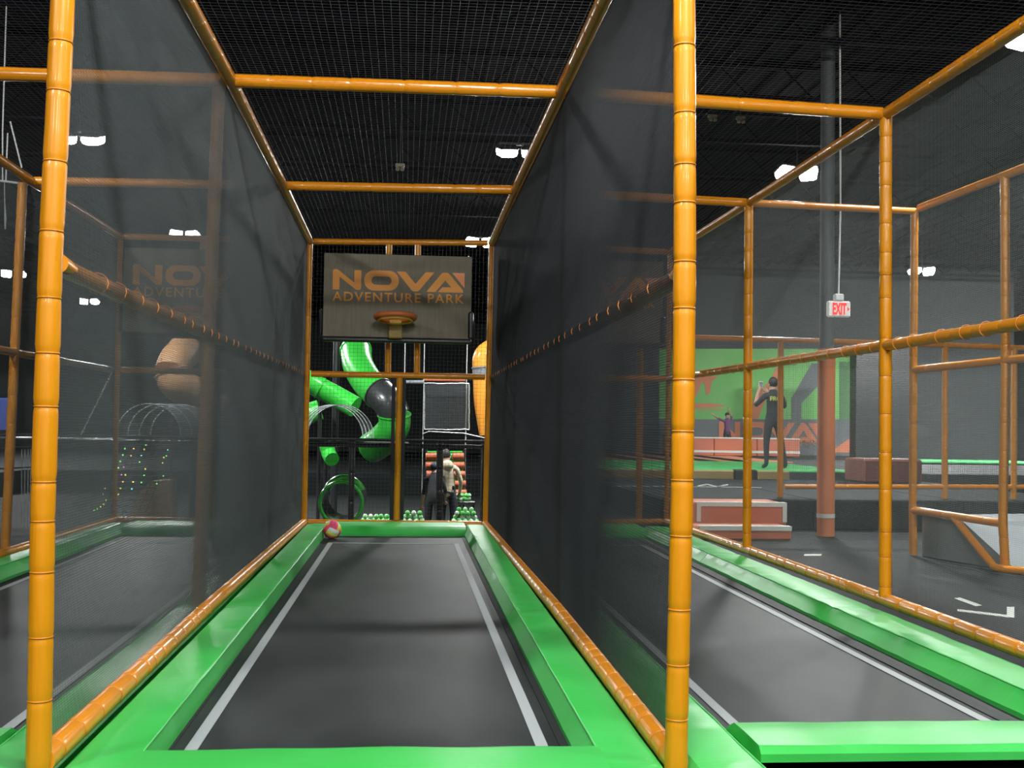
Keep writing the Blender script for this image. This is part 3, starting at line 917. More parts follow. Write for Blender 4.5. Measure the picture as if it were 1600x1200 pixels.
# ball pit
BP = (at(560, 800, 17.4), at(752, 800, 19))
pit_z = -.26
t = thing('ball_pit', 'low black padded pit floor holding the heaps of green balls', 'ball pit', ((BP[0].x + BP[1].x) / 2, 18, PITZ))
for i in range(4):
    x0 = BP[0].x - .05 + i * (BP[1].x - BP[0].x + .1) / 4
    MB().bbox((x0, 17.42, PITZ), (x0 + (BP[1].x - BP[0].x + .1) / 4 - .006, 17.76, pit_z), .02).build('mat', BLACKPAD, t)
BG = [mat('ball_green', (.10, .50, .10), .35), mat('ball_mint', (.30, .62, .30), .35), mat('ball_pale', (.52, .68, .50), .35)]
ball_proto = []
def play_ball(p, k, where):
    r = .036
    if len(ball_proto) < 3:
        k = len(ball_proto)
        mb = MB(); mb.ball(p, r, 8, 6)
        t = mb.build('play_ball', BG[len(ball_proto)], None, True); t.data.transform(Matrix.Translation(-p)); t.location = p
        ORIGIN[t.name] = p.copy(); ball_proto.append(t)
    else:
        t = ball_proto[k % 3].copy(); COL.objects.link(t); t.location = p
    tag(t, '%s ball %s' % (('deep green', 'mint green', 'pale green')[k], where), 'ball', 'green pit balls')
rnd = random.Random(11); nb = 0
for cu, wd, ht, yy in ((588, .50, 3, 17.6), (646, .38, 4, 17.58), (727, .46, 5, 17.6)):
    cx = at(cu, 800, yy).x
    for lay in range(ht):
        wl = wd * (1 - .1 * lay); nx = max(1, int(wl / .074)); ny = max(1, 3 - lay // 2)
        for j in range(ny):
            for i in range(nx):
                p = Vector((cx - wl / 2 + (i + .5) * wl / nx + rnd.uniform(-.01, .01), yy + (j - (ny - 1) / 2) * .074 + rnd.uniform(-.006, .006), pit_z + .036 + lay * .058))
                play_ball(p, rnd.randrange(3), {588: 'in the low heap left of the end frame centre post', 646: 'in the heap just right of the end frame centre post', 727: 'in the big heap right of the hoodie visitor'}[cu]); nb += 1
for i in range(26):      # the upper shelf of balls on the right
    p = at(714 + rnd.uniform(0, 21), 786, 18.7); p.y = 18.68 + rnd.choice((0, .075, .15)); p.z = .058 + .036 + (.055 if i > 14 else 0)
    play_ball(p, rnd.randrange(3), 'on the dark ledge under the padded ladder')
pp = at(723, 790, 18.7)
t = thing('ball_shelf', 'dark ledge carrying a second heap of green balls under the padded ladder', 'ledge', (pp.x, 18.7, .03))
MB().bbox((pp.x - .08, 18.62, .0), (pp.x + .2, 18.9, .058), .01).build('board', BLACKPAD, t)
for sx in (-.05, .17): MB().box((pp.x + sx - .02, 18.7, PITZ), (pp.x + sx + .02, 18.74, .0)).build('leg', BLACKPAD, t)

# climbing net with little lights, behind the left lane
CY = 17.3
t = thing('climbing_net', 'slanting black rope net hung with small coloured lights behind the left net', 'climbing net', at(210, 812, CY))
quad = [at(158, 800, CY - .3), at(228, 800, CY), at(272, 690, CY + .6), at(212, 690, CY + .3)]
rp = MB()
for i in range(7):
    s = i / 6; rp.tube([quad[0].lerp(quad[1], s), quad[3].lerp(quad[2], s)], .007, 5)
for i in range(13):
    s = i / 12; rp.tube([quad[0].lerp(quad[3], s), quad[1].lerp(quad[2], s)], .007, 5)
rp.build('rope', BLACK, t)['kind'] = 'stuff'
LEDC = [mat('led_%s' % n, c, .4, emit=(c, 5)) for n, c in (('green', (.15, .8, .1)), ('yellow', (.75, .65, .08)), ('magenta', (.6, .12, .5)), ('orange', (.8, .35, .05)), ('teal', (.1, .6, .6)))]
for u, v, k in ((195, 701, 0), (209, 701, 3), (225, 702, 1), (182, 711, 0), (192, 711, 0), (205, 712, 3), (221, 712, 4), (188, 721, 0), (218, 722, 0), (185, 731, 0), (193, 730, 2), (182, 742, 0), (190, 742, 2), (196, 742, 1), (192, 753, 3), (208, 753, 1), (221, 754, 0), (188, 763, 1), (206, 764, 4), (185, 772, 1), (181, 781, 1), (164, 763, 1), (161, 772, 0), (166, 782, 1), (162, 788, 1), (157, 792, 1), (152, 795, 0), (147, 797, 0), (262, 703, 4), (260, 712, 0), (256, 715, 1), (254, 723, 1), (227, 733, 1), (225, 743, 0), (245, 756, 0), (255, 744, 0), (228, 695, 0), (220, 683, 0), (207, 682, 4)):
    p = at(u, v, CY + .02 - (v - 745) * .004)
    MB().ball(p, .012, 6, 4).build('light_bead', LEDC[k], t)
t = thing('wedge_block', 'brown orange foam wedge low behind the left net', 'foam block', at(232, 812, 17.8))
a = [at(u, v, 17.8) for u, v in ((196, 830), (218, 768), (236, 752), (264, 750), (264, 830))]
MB().prism([(p.x, p.z) for p in a], 'y', 17.8, 18.4).build('wedge', SLIDEB, t)
t = thing('guy_rope', 'pale twisted rope slanting to the left lane end post', 'rope', at(130, 672, 18.2))
MB().tube([at(128, 676, 18.2) + (at(128, 676, 18.2) - at(178, 575, 18.2)) * ((at(128, 676, 18.2).z - zd) / (at(178, 575, 18.2).z - at(128, 676, 18.2).z) - .0)] + [at(128, 676, 18.2).lerp(at(178, 575, 18.2), i / 16) + Vector((.008 * (i % 2), 0, 0)) for i in range(17)], .011, 6).build('rope', SILVER, t, True)
t = thing('blue_mat', 'blue wall mat glimpsed at the left picture edge beside the brown post', 'mat', at(5, 672, 20))
a, b = at(-40, 673, 20), at(24, 622, 20)
MB().bbox((a.x, 20, a.z), (b.x, 20.08, b.z), .02).build('mat', BLUEM, t)
t = thing('guard_rail', 'row of thin pale guard bars beside the left front post', 'railing', at(42, 850, 16.2))
for u in (33, 38, 43, 47, 52, 58): MB().tube([at(u, 845, 16.2), at(u + 1, 702, 16.2)], .006, 6).build('bar', SILVER, t, True)
for v in (700, 732): MB().tube([at(-30, v + 2, 16.2), at(66, v - 3, 16.2)], .01, 6).build('rail', RAILM, t, True)
t = thing('cable_hanger', 'thin white hanger rods and bar at the upper left picture edge', 'hanger', at(10, 285, 13))
for p, q, r in (((4, 205), (4, 283), .008), ((12, 208), (9, 284), .008), ((16, 190), (34, 262), .009), ((-20, 280), (44, 288), .012)):
    MB().tube([at(*p, 13), at(*q, 13)], r, 6).build('rod', WHITE, t, True)
MB().tube([at(4, 205, 13), Vector((at(4, 205, 13).x, 13, ZC))], .008, 6).build('rod', WHITE, t, True)
t = thing('drop_cord', 'teal cord dangling left of the brown post near the picture edge', 'cord', at(8, 330, 13.4))
MB().tube([at(7, 284, 13), at(7, 298, 13), at(7.5, 320, 13), at(8.5, 342, 13), at(8, 358, 13)], [.004, .006, .006, .014, .008], 6).build('cord', RIBM, t, True)

# ------------------------------------------------------------------ the open floor on the right
t = thing('black_deck', 'low black padded deck behind the coral steps', 'deck', (5, 14.7, 0))
for i in range(3):
    xa_ = 3.25 + i * 2.0
    MB().bbox((xa_, 14.62, 0), (xa_ + 1.99, 20.17, .39), .02).build('section', FLOOR, t)
a = at(1080, 766, 17.4)
MB().box((3.1, 17.38, .388), (at(1190, 766, 17.4).x, 17.44, .396)).build('edge_strip', PALE, t)
t = thing('pale_line', 'pale curled line on the black deck', 'rope', at(1120, 760, 18.2))
MB().tube([Vector((*atz(u, v, .40)  .xy, .406)) for u, v in ((1090, 760.5), (1105, 757.5), (1120, 761.5), (1137, 758.5))], .012, 6).build('line', PALE, t)  # thin pale curve just above the deck top
DZ = .545
t = thing('mat_deck', 'raised deck with ochre front mat, green strip and salmon strip', 'deck', (6, 20.3, 0))
x_a, x_b = 3.2, at(1336, 738, 20.7).x
MB().box((x_a, 20.3, 0), (15, 33.7, DZ - .03)).build('base', BLACK, t)
xs = [x_a, at(1145, 745, 20.3).x, at(1181, 745, 20.3).x, at(1232, 745, 20.3).x]
for i, m in ((0, OCHREMAT), (1, BLACKPAD), (2, OCHREMAT)):  # middle piece is a black stretch between the ochre mats
    MB().bbox((xs[i] + .005, 20.2, DZ - .17), (xs[i + 1] - .005, 20.35, DZ + (.0 if i != 1 else .02)), .02).build('front_piece', m, t)
n = 6
for i in range(n):
    xx = x_a + (x_b - x_a) * i / n; x2 = x_a + (x_b - x_a) * (i + 1) / n
    MB().bbox((xx + .006, 20.4, DZ - .03), (x2 - .006, 25.6, DZ), .01).build('green_mat', GREENMAT, t)
    MB().bbox((xx + .006, 25.61, DZ - .03), (x2 + .5, 33.6, DZ + .001), .01).build('salmon_mat', PINKMAT, t)
# long coral bench block before the mural
YBk = 30.5
t = thing('foam_bench', 'long coral foam block with pale taped edges in front of the mural', 'foam block', at(1160, 716, YBk))
xe = at(1250, 700, YBk).x
for i in range(3):
    x0 = 7.0 + (xe - 7.0) * i / 3
    MB().bbox((x0, YBk, DZ + .004), (x0 + (xe - 7.0) / 3 - .008, YBk + 1.0, at(1160, 684, YBk).z), .02).build('block', REDOR, t)
z1 = at(1160, 684, YBk).z
MB().box((7.0, YBk - .012, z1 - .03), (xe, YBk + .12, z1 + .006)).build('edge_tape', PALE, t)
z2 = at(1160, 706, YBk).z
MB().box((7.0, YBk - .01, z2 - .03), (xe, YBk, z2 + .03)).build('edge_tape', PALE, t)

# mural
YM = 34.0
t = thing('mural', 'green wall mural with orange drips and NOVA lettering on a dark band', 'mural', (at(1200, 716, YM).x, YM, DZ))
def flat(name, pts, m, dep):
    q = [at(u, v, YM) for u, v in pts]
    return tri_flat([[[(p.x, p.z) for p in q]]], YM - dep, YM + .02).build(name, m, t)
flat('dark_panel', [(1030, 715.5), (1337, 715.5), (1337, 655), (1030, 655)], GREYC, 0)
flat('green_panel', [(1030, 655), (1336, 655), (1336, 545), (1030, 545)], MURALG, .0)
flat('drip', [(1060, 588), (1122, 588), (1112, 596), (1109, 615), (1104, 618), (1101, 600), (1096, 596), (1091, 614), (1085, 622), (1060, 622)], MURALO, .01)
flat('stroke', [(1060, 631), (1110, 630), (1137, 634), (1110, 637), (1060, 637)], MURALO, .01)
flat('stroke', [(1060, 640), (1130, 638.5), (1130, 640), (1060, 641.5)], MURALO, .01)
flat('stroke', [(1174, 640), (1178, 622), (1205, 592), (1212, 575), (1222, 572), (1222, 600), (1196, 625), (1184, 655), (1174, 655)], MURALO, .01)
flat('slash', [(1237, 655), (1237, 622), (1268, 568), (1300, 568), (1300, 580), (1252, 630), (1252, 655)], GREYC, .012)
flat('dark_stripe', [(1312, 655), (1328, 655), (1328, 565), (1312, 565)], mat('mural_dark_green', (.03, .13, .03), .6), .012)
flat('slope', [(1296, 707), (1336, 679), (1336, 707)], MURALO, .012)
q0, q1 = at(1123, 659, YM), at(1277, 691, YM)
for polys in nova(q0.x, at(1200, 659, YM).z, (q1.x - q0.x) / 985, (at(1200, 659, YM).z - at(1200, 690, YM).z) / 154):
    tri_flat([polys], YM - .015, YM + .01).build('letter', MURALO, t)
put_text('ADVENTURE PARK', at(1110, 690, YM).x, at(1289, 690, YM).x, at(1265, 697.5, YM).z, at(1265, 687.5, YM).z, YM - .015, .02, mat('mural_grey_orange', (.22, .10, .05), .6), t, 1.1)
mw = MB(); mw.box((3.4, YM + .03, 0), (18.5, YM + .2, ZC)); struct('wall_right_back', mw, WALLM)
t = thing('dark_pad_wall', 'tall dark padded wall block right of the mural', 'wall pad', at(1357, 716, 29))
a, b = at(1336, 712, 29), at(1425, 540, 29)
for i in range(2):
    MB().bbox((a.x + i * (b.x - a.x) / 2, 29, DZ), (a.x + (i + 1) * (b.x - a.x) / 2 - .01, 29.4, b.z), .02).build('pad', BLACKPAD, t)
t = thing('maroon_block', 'dark maroon foam block on the deck behind the tall right-lane post', 'foam block', at(1380, 757, 19.6))
a, b = at(1336, 757, 19.6), at(1426, 717, 19.6)
MB().bbox((a.x, 19.2, .395), (b.x, 20.1, b.z), .03).build('block', DKRED, t)
t = thing('white_mat', 'pale and green mat strip lying beyond the maroon block', 'mat', at(1400, 711, 26))
a, b = at(1362, 712, 27), at(1405, 712, 27)
MB().bbox((a.x, 26.2, DZ), (b.x, 27.6, DZ + .05), .01).build('white_part', WHITE, t)
MB().bbox((b.x + .01, 26.2, DZ), (b.x + 3.2, 27.6, DZ + .05), .01).build('green_part', GREENMAT, t)

# coral steps
t = thing('foam_steps', 'coral two-tread foam steps with pale taped edges beside the right lane', 'steps', (4.0, 13.6, 0))
s0, s1 = atz(1100, 845, 0).x, atz(1240, 845, 0).x
yA, yB = 13.25, 13.85
zA = at(1170, 823, yA).z; zB = .39
MB().bbox((max(s0 - .25, 3.26), yA, 0), (s1, yB, zA), .015).build('lower_tread', REDOR, t)
u1 = at(1229, 800, yB).x; u0 = at(1091, 800, yB).x
MB().bbox((max(u0 - .2, 3.26), yB, 0), (u1, 14.6, zB), .015).build('upper_tread', REDOR, t)
MB().box((s0 - .02, yA - .008, zA - .045), (s1 + .002, yA + .13, zA + .006)).build('edge_tape', PALE, t)
MB().box((u0 - .02, yB - .008, zB - .045), (u1 + .002, yB + .13, zB + .006)).build('edge_tape', PALE, t)
for xx in (u0 - .02, u1 - .05): MB().box((xx, yB - .008, zA + .006), (xx + .052, yB + .002, zB - .045)).build('edge_tape', PALE, t)

# column
cb = atz(1290, 838, 0)
t = thing('support_column', 'grey building column wrapped in an orange pad with a pale band near the floor', 'column', (cb.x, cb.y, 0))
rc = .107
MB().tube([(cb.x, cb.y, 0), (cb.x, cb.y, ZC)], .085, 20).build('shaft', GREYC, t, True)
zt_ = at(1290, 546, cb.y).z
rnd = random.Random(4)
MB().tube([(cb.x, cb.y, .004 + zt_ * i / 16) for i in range(17)], [rc * rnd.uniform(.985, 1.0) for _ in range(17)], 24).build('pad', ORPAD, t, True, 60)
zb1 = at(1290, 805.5, cb.y).z
MB().tube([(cb.x, cb.y, zb1 - .025), (cb.x, cb.y, zb1 + .025)], rc + .003, 24).build('tape_band', PALE, t, True)

# exit sign
ep = at(1310.5, 483, 13.2)
t = thing('exit_sign', 'white EXIT sign with red letters hanging on a thin conduit', 'exit sign', ep)
hw, hh = 19 / FPX * 13.2, 13 / FPX * 13.2
MB().bbox((ep.x - hw, 13.18, ep.z - hh), (ep.x + hw, 13.24, ep.z + hh), .015).build('housing', SIGNW, t)
put_text('EXIT', ep.x - hw * .58, ep.x + hw * .62, ep.z - hh * .72, ep.z + hh * .76, 13.174, .008, REDLET, t, 1.0, .035)
tri_flat([[[(ep.x + hw * .72, ep.z + hh * .25), (ep.x + hw * .9, ep.z), (ep.x + hw * .72, ep.z - hh * .25)]]], 13.174, 13.183).build('arrow', REDLET, t)
MB().bbox((ep.x - .055, 13.17, ep.z + hh), (ep.x + .055, 13.25, ep.z + hh + .085), .012).build('canopy', WHITE, t)
MB().tube([(ep.x, 13.21, ep.z + hh + .08), (ep.x + .02, 13.21, ep.z + 1.2), (ep.x, 13.21, ZC)], .011, 8).build('conduit', WHITE, t, True)

# ceiling fixtures with two little heads
for u, v, lab in ((1113, 184, 'small beige twin-head ceiling fixture next to the right front post'), (1157, 187, 'small beige twin-head ceiling fixture, second from the right front post'), (625, 261, 'small beige ceiling fixture above the centre of the middle lane')):
    p = at(u, v, 17.5)
    t = thing('emergency_light', lab, 'ceiling fixture', p, 'twin-head ceiling fixtures')
    MB().bbox(p + Vector((-.07, -.04, 0)), p + Vector((.07, .04, .05)), .01).build('body', BEIGE, t)
    for sx in (-.035, .035): MB().tube([p + Vector((sx, -.02, 0)), p + Vector((sx, -.03, -.03)), p + Vector((sx, -.045, -.05))], [.02, .032, .03], 10).build('head', BEIGE, t, True)
    MB().tube([p + Vector((0, 0, .04)), Vector((p.x, p.y, ZC))], .008, 6).build('stem', STEEL, t)

# floor tape marks
def tape(label, pts):
    q = [atz(u, v, .0) for u, v in pts]; c = sum(q, Vector()) / len(q)
    o = tri_flat([[[(p.x, p.y) for p in q]]], 0, .003)
    o.v = [(x, z, y + .001 - .002) for x, y, z in o.v]
    o = o.build('floor_tape', PALE, None)
    tag(o, label, 'tape')
tape('short white tape strip on the dark floor, upper of the two near the picture edge', [(1491, 935), (1500, 934), (1534, 946), (1524, 947.5)])
tape('white tape line with a square end on the dark floor at the right', [(1496, 952), (1573, 961), (1573, 948.5), (1585, 948.5), (1585, 965), (1574, 964.5), (1496, 955)])
tape('small white tape dash on the dark floor beyond the tall right-lane post', [(1257, 866), (1284, 866), (1283, 868.5), (1256, 868.5)])

# ------------------------------------------------------------------ padded frame standing on the deck
FY = 15.0
t = thing('deck_frame', 'yellow orange padded frame standing on the black deck around the column', 'padded frame', at(1220, 790, FY))
padded('rail', [at(1000, 525, FY), at(1220, 531, FY), at(1400, 537, FY), at(1640, 545, FY)], t, .036, .5, 601)
padded('rail', [at(1226, 760.5, FY), at(1640, 761, FY)], t, .033, .4, 602)
padded('rail', [at(1003, 590, FY), at(1052, 591, FY)], t, .03, .4, 603)
def post(u, v, z0, sd, r=.04):
    p = at(u, v, FY); padded('post', [(at(u - 1, 780, FY).x, FY, z0), p], t, r, .3, sd)
post(1220, 531, .395, 611); post(1000, 525, .02, 612, .043); post(1477, 540, .395, 613); post(1585, 543, .395, 614)
padded('rail', [at(1432, 796, FY), at(1640, 796, FY)], t, .033, .4, 604)
net_panel(t, at(1226, 760, FY), at(1640, 761, FY), at(1640, 545, FY), at(1226, 531, FY), .03, .0028, NET)

# far right cage with grey ramp
def seg3(u, v, y): return at(u, v, y)
YA, YB_, YC = 12.1, 10.8, 9.7
b0 = atz(1427, 868, 0); YA = b0.y
t = thing('ramp_cage', 'orange padded cage with diagonal brace and grey ramp at the right picture edge', 'padded cage', b0)
pA = [Vector((b0.x, b0.y, .01)), at(1426, 797, YA), at(1427, 578, YA), at(1429, 330, YA)]
c1 = atz(1571, 892, 0); YB_ = c1.y
pB = [Vector((c1.x, c1.y, .01)), at(1567, 818, YB_), at(1571, 563, YB_), at(1570, 274, YB_)]
ext = lambda a, b, k: a + (b - a) * k
padded('post', pA, t, .040, .2, 701, True); padded('post', pB, t, .042, .2, 702, True)
padded('rail', [at(1437, 325, YA), pB[3], ext(at(1437, 325, YA), pB[3], 1.5)], t, .040, .25, 703, True)
padded('rail', [pA[2], pB[2], ext(pA[2], pB[2], 1.6)], t, .040, .6, 704)
padded('rail', [pA[1], pB[1]], t, .040, .3, 705)
padded('rail', [ext(pA[1], pB[1], .47), atz(1556, 889, .02) , Vector((*ext(pA[0], pB[0], 1.35).xy, .045))], t, .036, .3, 706)
padded('rail', [JT['R2'][2], pA[3]], t, .036, .4, 707)
net_panel(t, pA[1], pB[1], pB[3], at(1437, 325, YA), .0115, .0011)
e2 = ext(pA[1], pB[1], 1.6); e2t = ext(at(1437, 325, YA), pB[3], 1.5)
net_panel(t, pB[1], e2, e2t, pB[3], .0115, .0011)
net_panel(t, Vector(JM['R2'][2]) + Vector((.06, .02, 0)), pA[2], pA[3], JT['R2'][2], .0115, .0011)
t = thing('grey_ramp', 'grey vinyl ramp wedge behind the diagonal brace of the far right cage', 'ramp', (b0.x + .4, b0.y, 0))
d = (c1 - b0).normalized(); nrm = Vector((-d.y, d.x, 0));
nrm = nrm if nrm.x > 0 else -nrm
A0 = b0 + nrm * .07 + d * .05; L_ = (c1 - b0).length
prof = [(0, 0), (L_ * 1.0, 0), (L_ * .97, .04), (L_ * .47, pA[1].z - .07), (0, pA[1].z - .05)]
v = [A0 + d * a + Vector((0, 0, z)) for a, z in prof] + [A0 + nrm * 1.7 + d * a + Vector((0, 0, z)) for a, z in prof]
n = len(prof)
MB().add(v, [tuple(range(n)), tuple(range(2 * n - 1, n - 1, -1))] + [(i, (i + 1) % n, (i + 1) % n + n, i + n) for i in range(n)]).build('wedge', GREYVINYL, t)
# ------------------------------------------------------------------ people
STD = {'pelvis': ((0, 0, .96), .125, .10), 'belly': ((0, 0, 1.10), .125, .095), 'chest': ((0, .005, 1.28), .150, .11), 'collar': ((0, .015, 1.41), .10, .075), 'neck': ((0, .01, 1.49), .054, .054),
       'skull': ((0, -.012, 1.585), .072, .085), 'crown': ((0, -.005, 1.665), .074, .088), 'nose': ((0, -.108, 1.60), .013, .013),
       'shl': ((.165, .01, 1.395), .066, .062), 'ell': ((.24, .03, 1.13), .047, .047), 'wrl': ((.25, -.04, .89), .031, .031), 'pal': ((.25, -.055, .82), .040, .024),
       'shr': ((-.165, .01, 1.395), .066, .062), 'elr': ((-.24, .03, 1.13), .047, .047), 'wrr': ((-.25, -.04, .89), .031, .031), 'par': ((-.25, -.055, .82), .040, .024),
       'hil': ((.09, 0, .90), .098, .098), 'knl': ((.10, -.02, .50), .066, .066), 'anl': ((.105, .02, .10), .046, .046), 'tol': ((.115, -.13, .045), .042, .036),
       'hir': ((-.09, 0, .90), .098, .098), 'knr': ((-.10, -.02, .50), .066, .066), 'anr': ((-.105, .02, .10), .046, .046), 'tor': ((-.115, -.13, .045), .042, .036)}
EDG = [('pelvis', 'belly', 'shirt'), ('belly', 'chest', 'shirt'), ('chest', 'collar', 'shirt'), ('collar', 'neck', 'skin'), ('neck', 'skull', 'skin'), ('skull', 'crown', 'skin'), ('skull', 'nose', 'skin'),
       ('collar', 'shl', 'shirt'), ('shl', 'ell', 'shirt'), ('ell', 'wrl', 'sleeve'), ('wrl', 'pal', 'skin'), ('collar', 'shr', 'shirt'), ('shr', 'elr', 'shirt'), ('elr', 'wrr', 'sleeve'), ('wrr', 'par', 'skin'),
       ('pelvis', 'hil', 'legs'), ('hil', 'knl', 'legs'), ('knl', 'anl', 'legs'), ('anl', 'tol', 'shoe'), ('pelvis', 'hir', 'legs'), ('hir', 'knr', 'legs'), ('knr', 'anr', 'legs'), ('anr', 'tor', 'shoe')]


def person(label, loc, scale, yaw, pose, mats, hair_m, hood=None, extra=None):
    J = {k: [Vector(a), rx, ry] for k, (a, rx, ry) in STD.items()}
    for k, p in pose.items():
        J[k][0] = Vector(p)
    E = list(EDG)
    for sd in ('l', 'r'):                      # five fingers rooted in each palm
        wr, pa = J['wr' + sd][0], J['pa' + sd][0]
        ax = (pa - wr).normalized(); sdv = ax.cross(Vector((0, 1, 0)))
        sdv = sdv.normalized() if sdv.length > .2 else ax.cross(Vector((1, 0, 0))).normalized()
        cu = ax.cross(sdv).normalized()
        for k, (off, ln) in enumerate(((-.030, .068), (-.010, .08), (.011, .074), (.030, .058))):
            a, b = 'f%s%da' % (sd, k), 'f%s%db' % (sd, k)
            J[a] = [pa + sdv * off + ax * .045, .0095, .0095]; J[b] = [pa + sdv * off * 1.1 + ax * (.045 + ln * .8) + cu * ln * .45, .008, .008]
            E += [('pa' + sd, a, 'skin'), (a, b, 'skin')]
        a, b = 'f%sta' % sd, 'f%stb' % sd
        J[a] = [pa - sdv * .048 + ax * .0 + cu * .01, .011, .011]; J[b] = [pa - sdv * .062 + ax * .04 + cu * .025, .009, .009]
        E += [('pa' + sd, a, 'skin'), (a, b, 'skin')]
    names = list(J); idx = {n: i for i, n in enumerate(names)}
    me = bpy.data.meshes.new('skeleton'); me.from_pydata([J[n][0] for n in names], [(idx[a], idx[b]) for a, b, _ in E], [])
    o = bpy.data.objects.new('skeleton', me); COL.objects.link(o)
    o.modifiers.new('skin', 'SKIN').use_smooth_shade = True
    sk = me.skin_vertices[0].data
    for i, n in enumerate(names): sk[i].radius = (J[n][1], J[n][2]); sk[i].use_root = n == 'pelvis'
    sb = o.modifiers.new('sub', 'SUBSURF'); sb.levels = 1; sb.render_levels = 1
    dg = bpy.context.evaluated_depsgraph_get(); dg.update()
    bm = bpy.data.meshes.new_from_object(o.evaluated_get(dg))
    bpy.data.objects.remove(o)
    order = ['shirt', 'sleeve', 'legs', 'shoe', 'skin']
    bm.materials.clear()
    for k in order: bm.materials.append(mats[k])
    segs = [(J[a][0], J[b][0], order.index(c), (J[a][1] + J[b][1]) / 2) for a, b, c in E]
    for p in bm.polygons:
        c = p.center; best = 1e9; mi = 0
        for a, b, m, r in segs:
            d = b - a; tt = max(0, min(1, (c - a).dot(d) / d.length_squared)); q = (c - a - d * tt).length - r
            if q < best: best = q; mi = m
        p.material_index = mi
        p.use_smooth = True
    t = thing('person', label, 'person', loc)
    t.rotation_euler = (0, 0, yaw); t.scale = (scale,) * 3
    ORIGIN[t.name] = Vector((0, 0, 0))
    body = bpy.data.objects.new('body', bm); COL.objects.link(body); body.parent = t; ORIGIN[body.name] = Vector((0, 0, 0))
    hc = (J['skull'][0] + J['crown'][0]) / 2
    mb = MB(); mb.ball(hc + Vector((0, .018, .03)), 1, 16, 10, (.088, .10, .105))
    mb.f = [f for f in mb.f if all(not (mb.v[i][1] < hc.y - .035 and mb.v[i][2] < hc.z + .055) for i in f)]
    mb.mi = [0] * len(mb.f)
    mb.build('hair', hair_m, t, True)
    for s in (-1, 1):
        MB().ball(hc + Vector((s * .03, -.082, -.015)), .011, 8, 6).build('eye', WHITE, t, True)
        MB().ball(hc + Vector((s * .082, .01, -.03)), 1, 8, 6, (.012, .022, .032)).build('ear', mats['skin'], t, True)
    MB().box(hc + Vector((-.025, -.092, -.085)), hc + Vector((.025, -.07, -.075))).build('mouth', mat('lip', (.3, .1, .08), .6), t)
    if hood:
        c = J['collar'][0]
        mb = MB(); mb.ball(c + Vector((0, .075, .03)), 1, 14, 9, (.13, .075, .10)); mb.build('hood', hood, t, True)
    if extra: extra(t, J)
    return t


blk = {'shirt': BLKCLOTH, 'sleeve': SKIN, 'legs': BLKCLOTH, 'shoe': BLACK, 'skin': SKIN}
def shirt_print(t, J):
    c = J['chest'][0]
    v, f, a, b, cc, d = text_mb('PRO', 1, 1, 0, 0, None, .02)
    mb = MB()
    # facing the person's back: mirrored in x because the figure is turned round
    n = len(v); P = [((.10 - (p[0] - a) / (b - a) * .20) + c.x, c.z + .02 + (p[1] - cc) / (d - cc) * .085) for p in v]
    mb.add([(x, c.y + .118, z) for x, z in P] + [(x, c.y + .09, z) for x, z in P], f + [tuple(i + n for i in reversed(q)) for q in f])
    mb.build('shirt_print', LIME, t)
sp = atz(1207, 738, DZ); sp.y = max(sp.y, 20.75); sp.x = at(1207, 738, sp.y).x
person('person in black uniform with lime shirt print, seen from behind, filming with a raised phone', (sp.x, sp.y, DZ), .97, PI + .1,
       {'ell': (.33, -.06, 1.20), 'wrl': (.20, -.24, 1.46), 'pal': (.15, -.27, 1.53), 'elr': (-.30, -.10, 1.18), 'wrr': (-.06, -.27, 1.42), 'par': (-.0, -.29, 1.49),
        'knl': (.12, -.02, .50), 'anl': (.13, .02, .10), 'tol': (.15, -.13, .045), 'knr': (-.18, -.02, .50), 'anr': (-.25, .03, .10), 'tor': (-.29, -.12, .045),
        'hil': (.09, 0, .90), 'hir': (-.10, 0, .90)}, blk, HAIR, None, shirt_print)
ph = MB(); q = Matrix.Rotation(PI + .1, 4, 'Z')
pc = Vector((sp.x, sp.y, DZ)) + q @ Vector((.115, -.31, 1.60)) * .97
ph = thing('phone', 'pale phone held up before the face of the person in black', 'phone', pc)
MB().bbox(pc + Vector((-.04, -.005, -.075)), pc + Vector((.04, .005, .075)), .004).build('case', WHITE, ph)
MB().box(pc + Vector((-.034, -.0065, -.066)), pc + Vector((.034, -.0045, .066))).build('screen', GREYVINYL, ph)

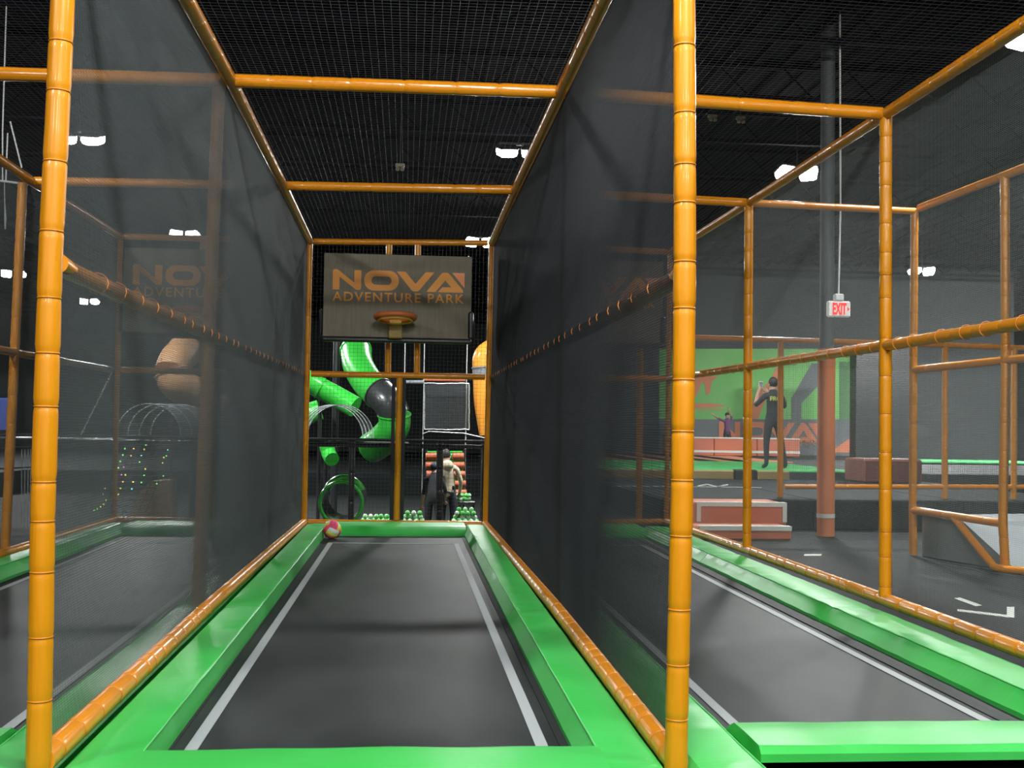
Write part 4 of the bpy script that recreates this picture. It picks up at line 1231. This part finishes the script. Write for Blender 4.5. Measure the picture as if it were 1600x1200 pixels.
hd = {'shirt': HOOD, 'sleeve': HOOD, 'legs': NAVY, 'shoe': BLACK, 'skin': SKIN}
hp = at(700, 760, 18.5)
def pocket(t, J):
    MB().ball(J['pelvis'][0] + Vector((-.11, .09, .06)), 1, 8, 6, (.03, .02, .045)).build('pocket', BLKCLOTH, t, True)
person('person in a cream hoodie and dark trousers, seen from behind in the ball pit', (hp.x, 18.5, PITZ), .82, PI - .1,
       {'skull': (.05, -.09, 1.59), 'crown': (.055, -.10, 1.67), 'neck': (.035, -.04, 1.50), 'nose': (.06, -.195, 1.59), 'collar': (.02, -.015, 1.42), 'ell': (.27, -.05, 1.15), 'wrl': (.22, -.2, .98), 'pal': (.2, -.25, .93),
        'elr': (-.25, -.02, 1.13), 'wrr': (-.22, -.16, .93), 'par': (-.20, -.2, .87)}, hd, HAIR, HOOD, pocket)
dkp = {'shirt': BLKCLOTH, 'sleeve': SKIN, 'legs': BLKCLOTH, 'shoe': BLACK, 'skin': SKIN}
dp = at(677, 790, 17.95)
person('child in black bending over the green balls beside the dark pit post', (dp.x, 17.95, PITZ), .74, PI - .35,
       {'belly': (.01, -.03, 1.10), 'chest': (.03, -.12, 1.26), 'collar': (.05, -.18, 1.37), 'neck': (.06, -.22, 1.44), 'skull': (.07, -.27, 1.52), 'crown': (.075, -.28, 1.60), 'nose': (.08, -.37, 1.51),
        'shl': (.22, -.15, 1.34), 'ell': (.28, -.18, 1.05), 'wrl': (.34, -.24, .80), 'pal': (.36, -.26, .73), 'shr': (-.12, -.16, 1.34), 'elr': (-.2, -.2, 1.08), 'wrr': (-.15, -.32, .9), 'par': (-.13, -.36, .85)},
       dkp, mat('navy_hair', (.02, .018, .035), .6))
kd = {'shirt': PURPLE, 'sleeve': SKIN, 'legs': NAVY, 'shoe': WHITE, 'skin': mat('fair_skin', (.55, .36, .26), .55)}
kp = at(1136, 690, 32.2)
person('child in a purple top with both arms flung up behind the coral bench', (kp.x, 32.2, DZ), .68, .15,
       {'ell': (.20, -.02, 1.58), 'wrl': (.05, -.06, 1.80), 'pal': (.02, -.07, 1.88), 'elr': (-.40, -.03, 1.50), 'wrr': (-.62, -.06, 1.62), 'par': (-.69, -.06, 1.66)}, kd, HAIR)
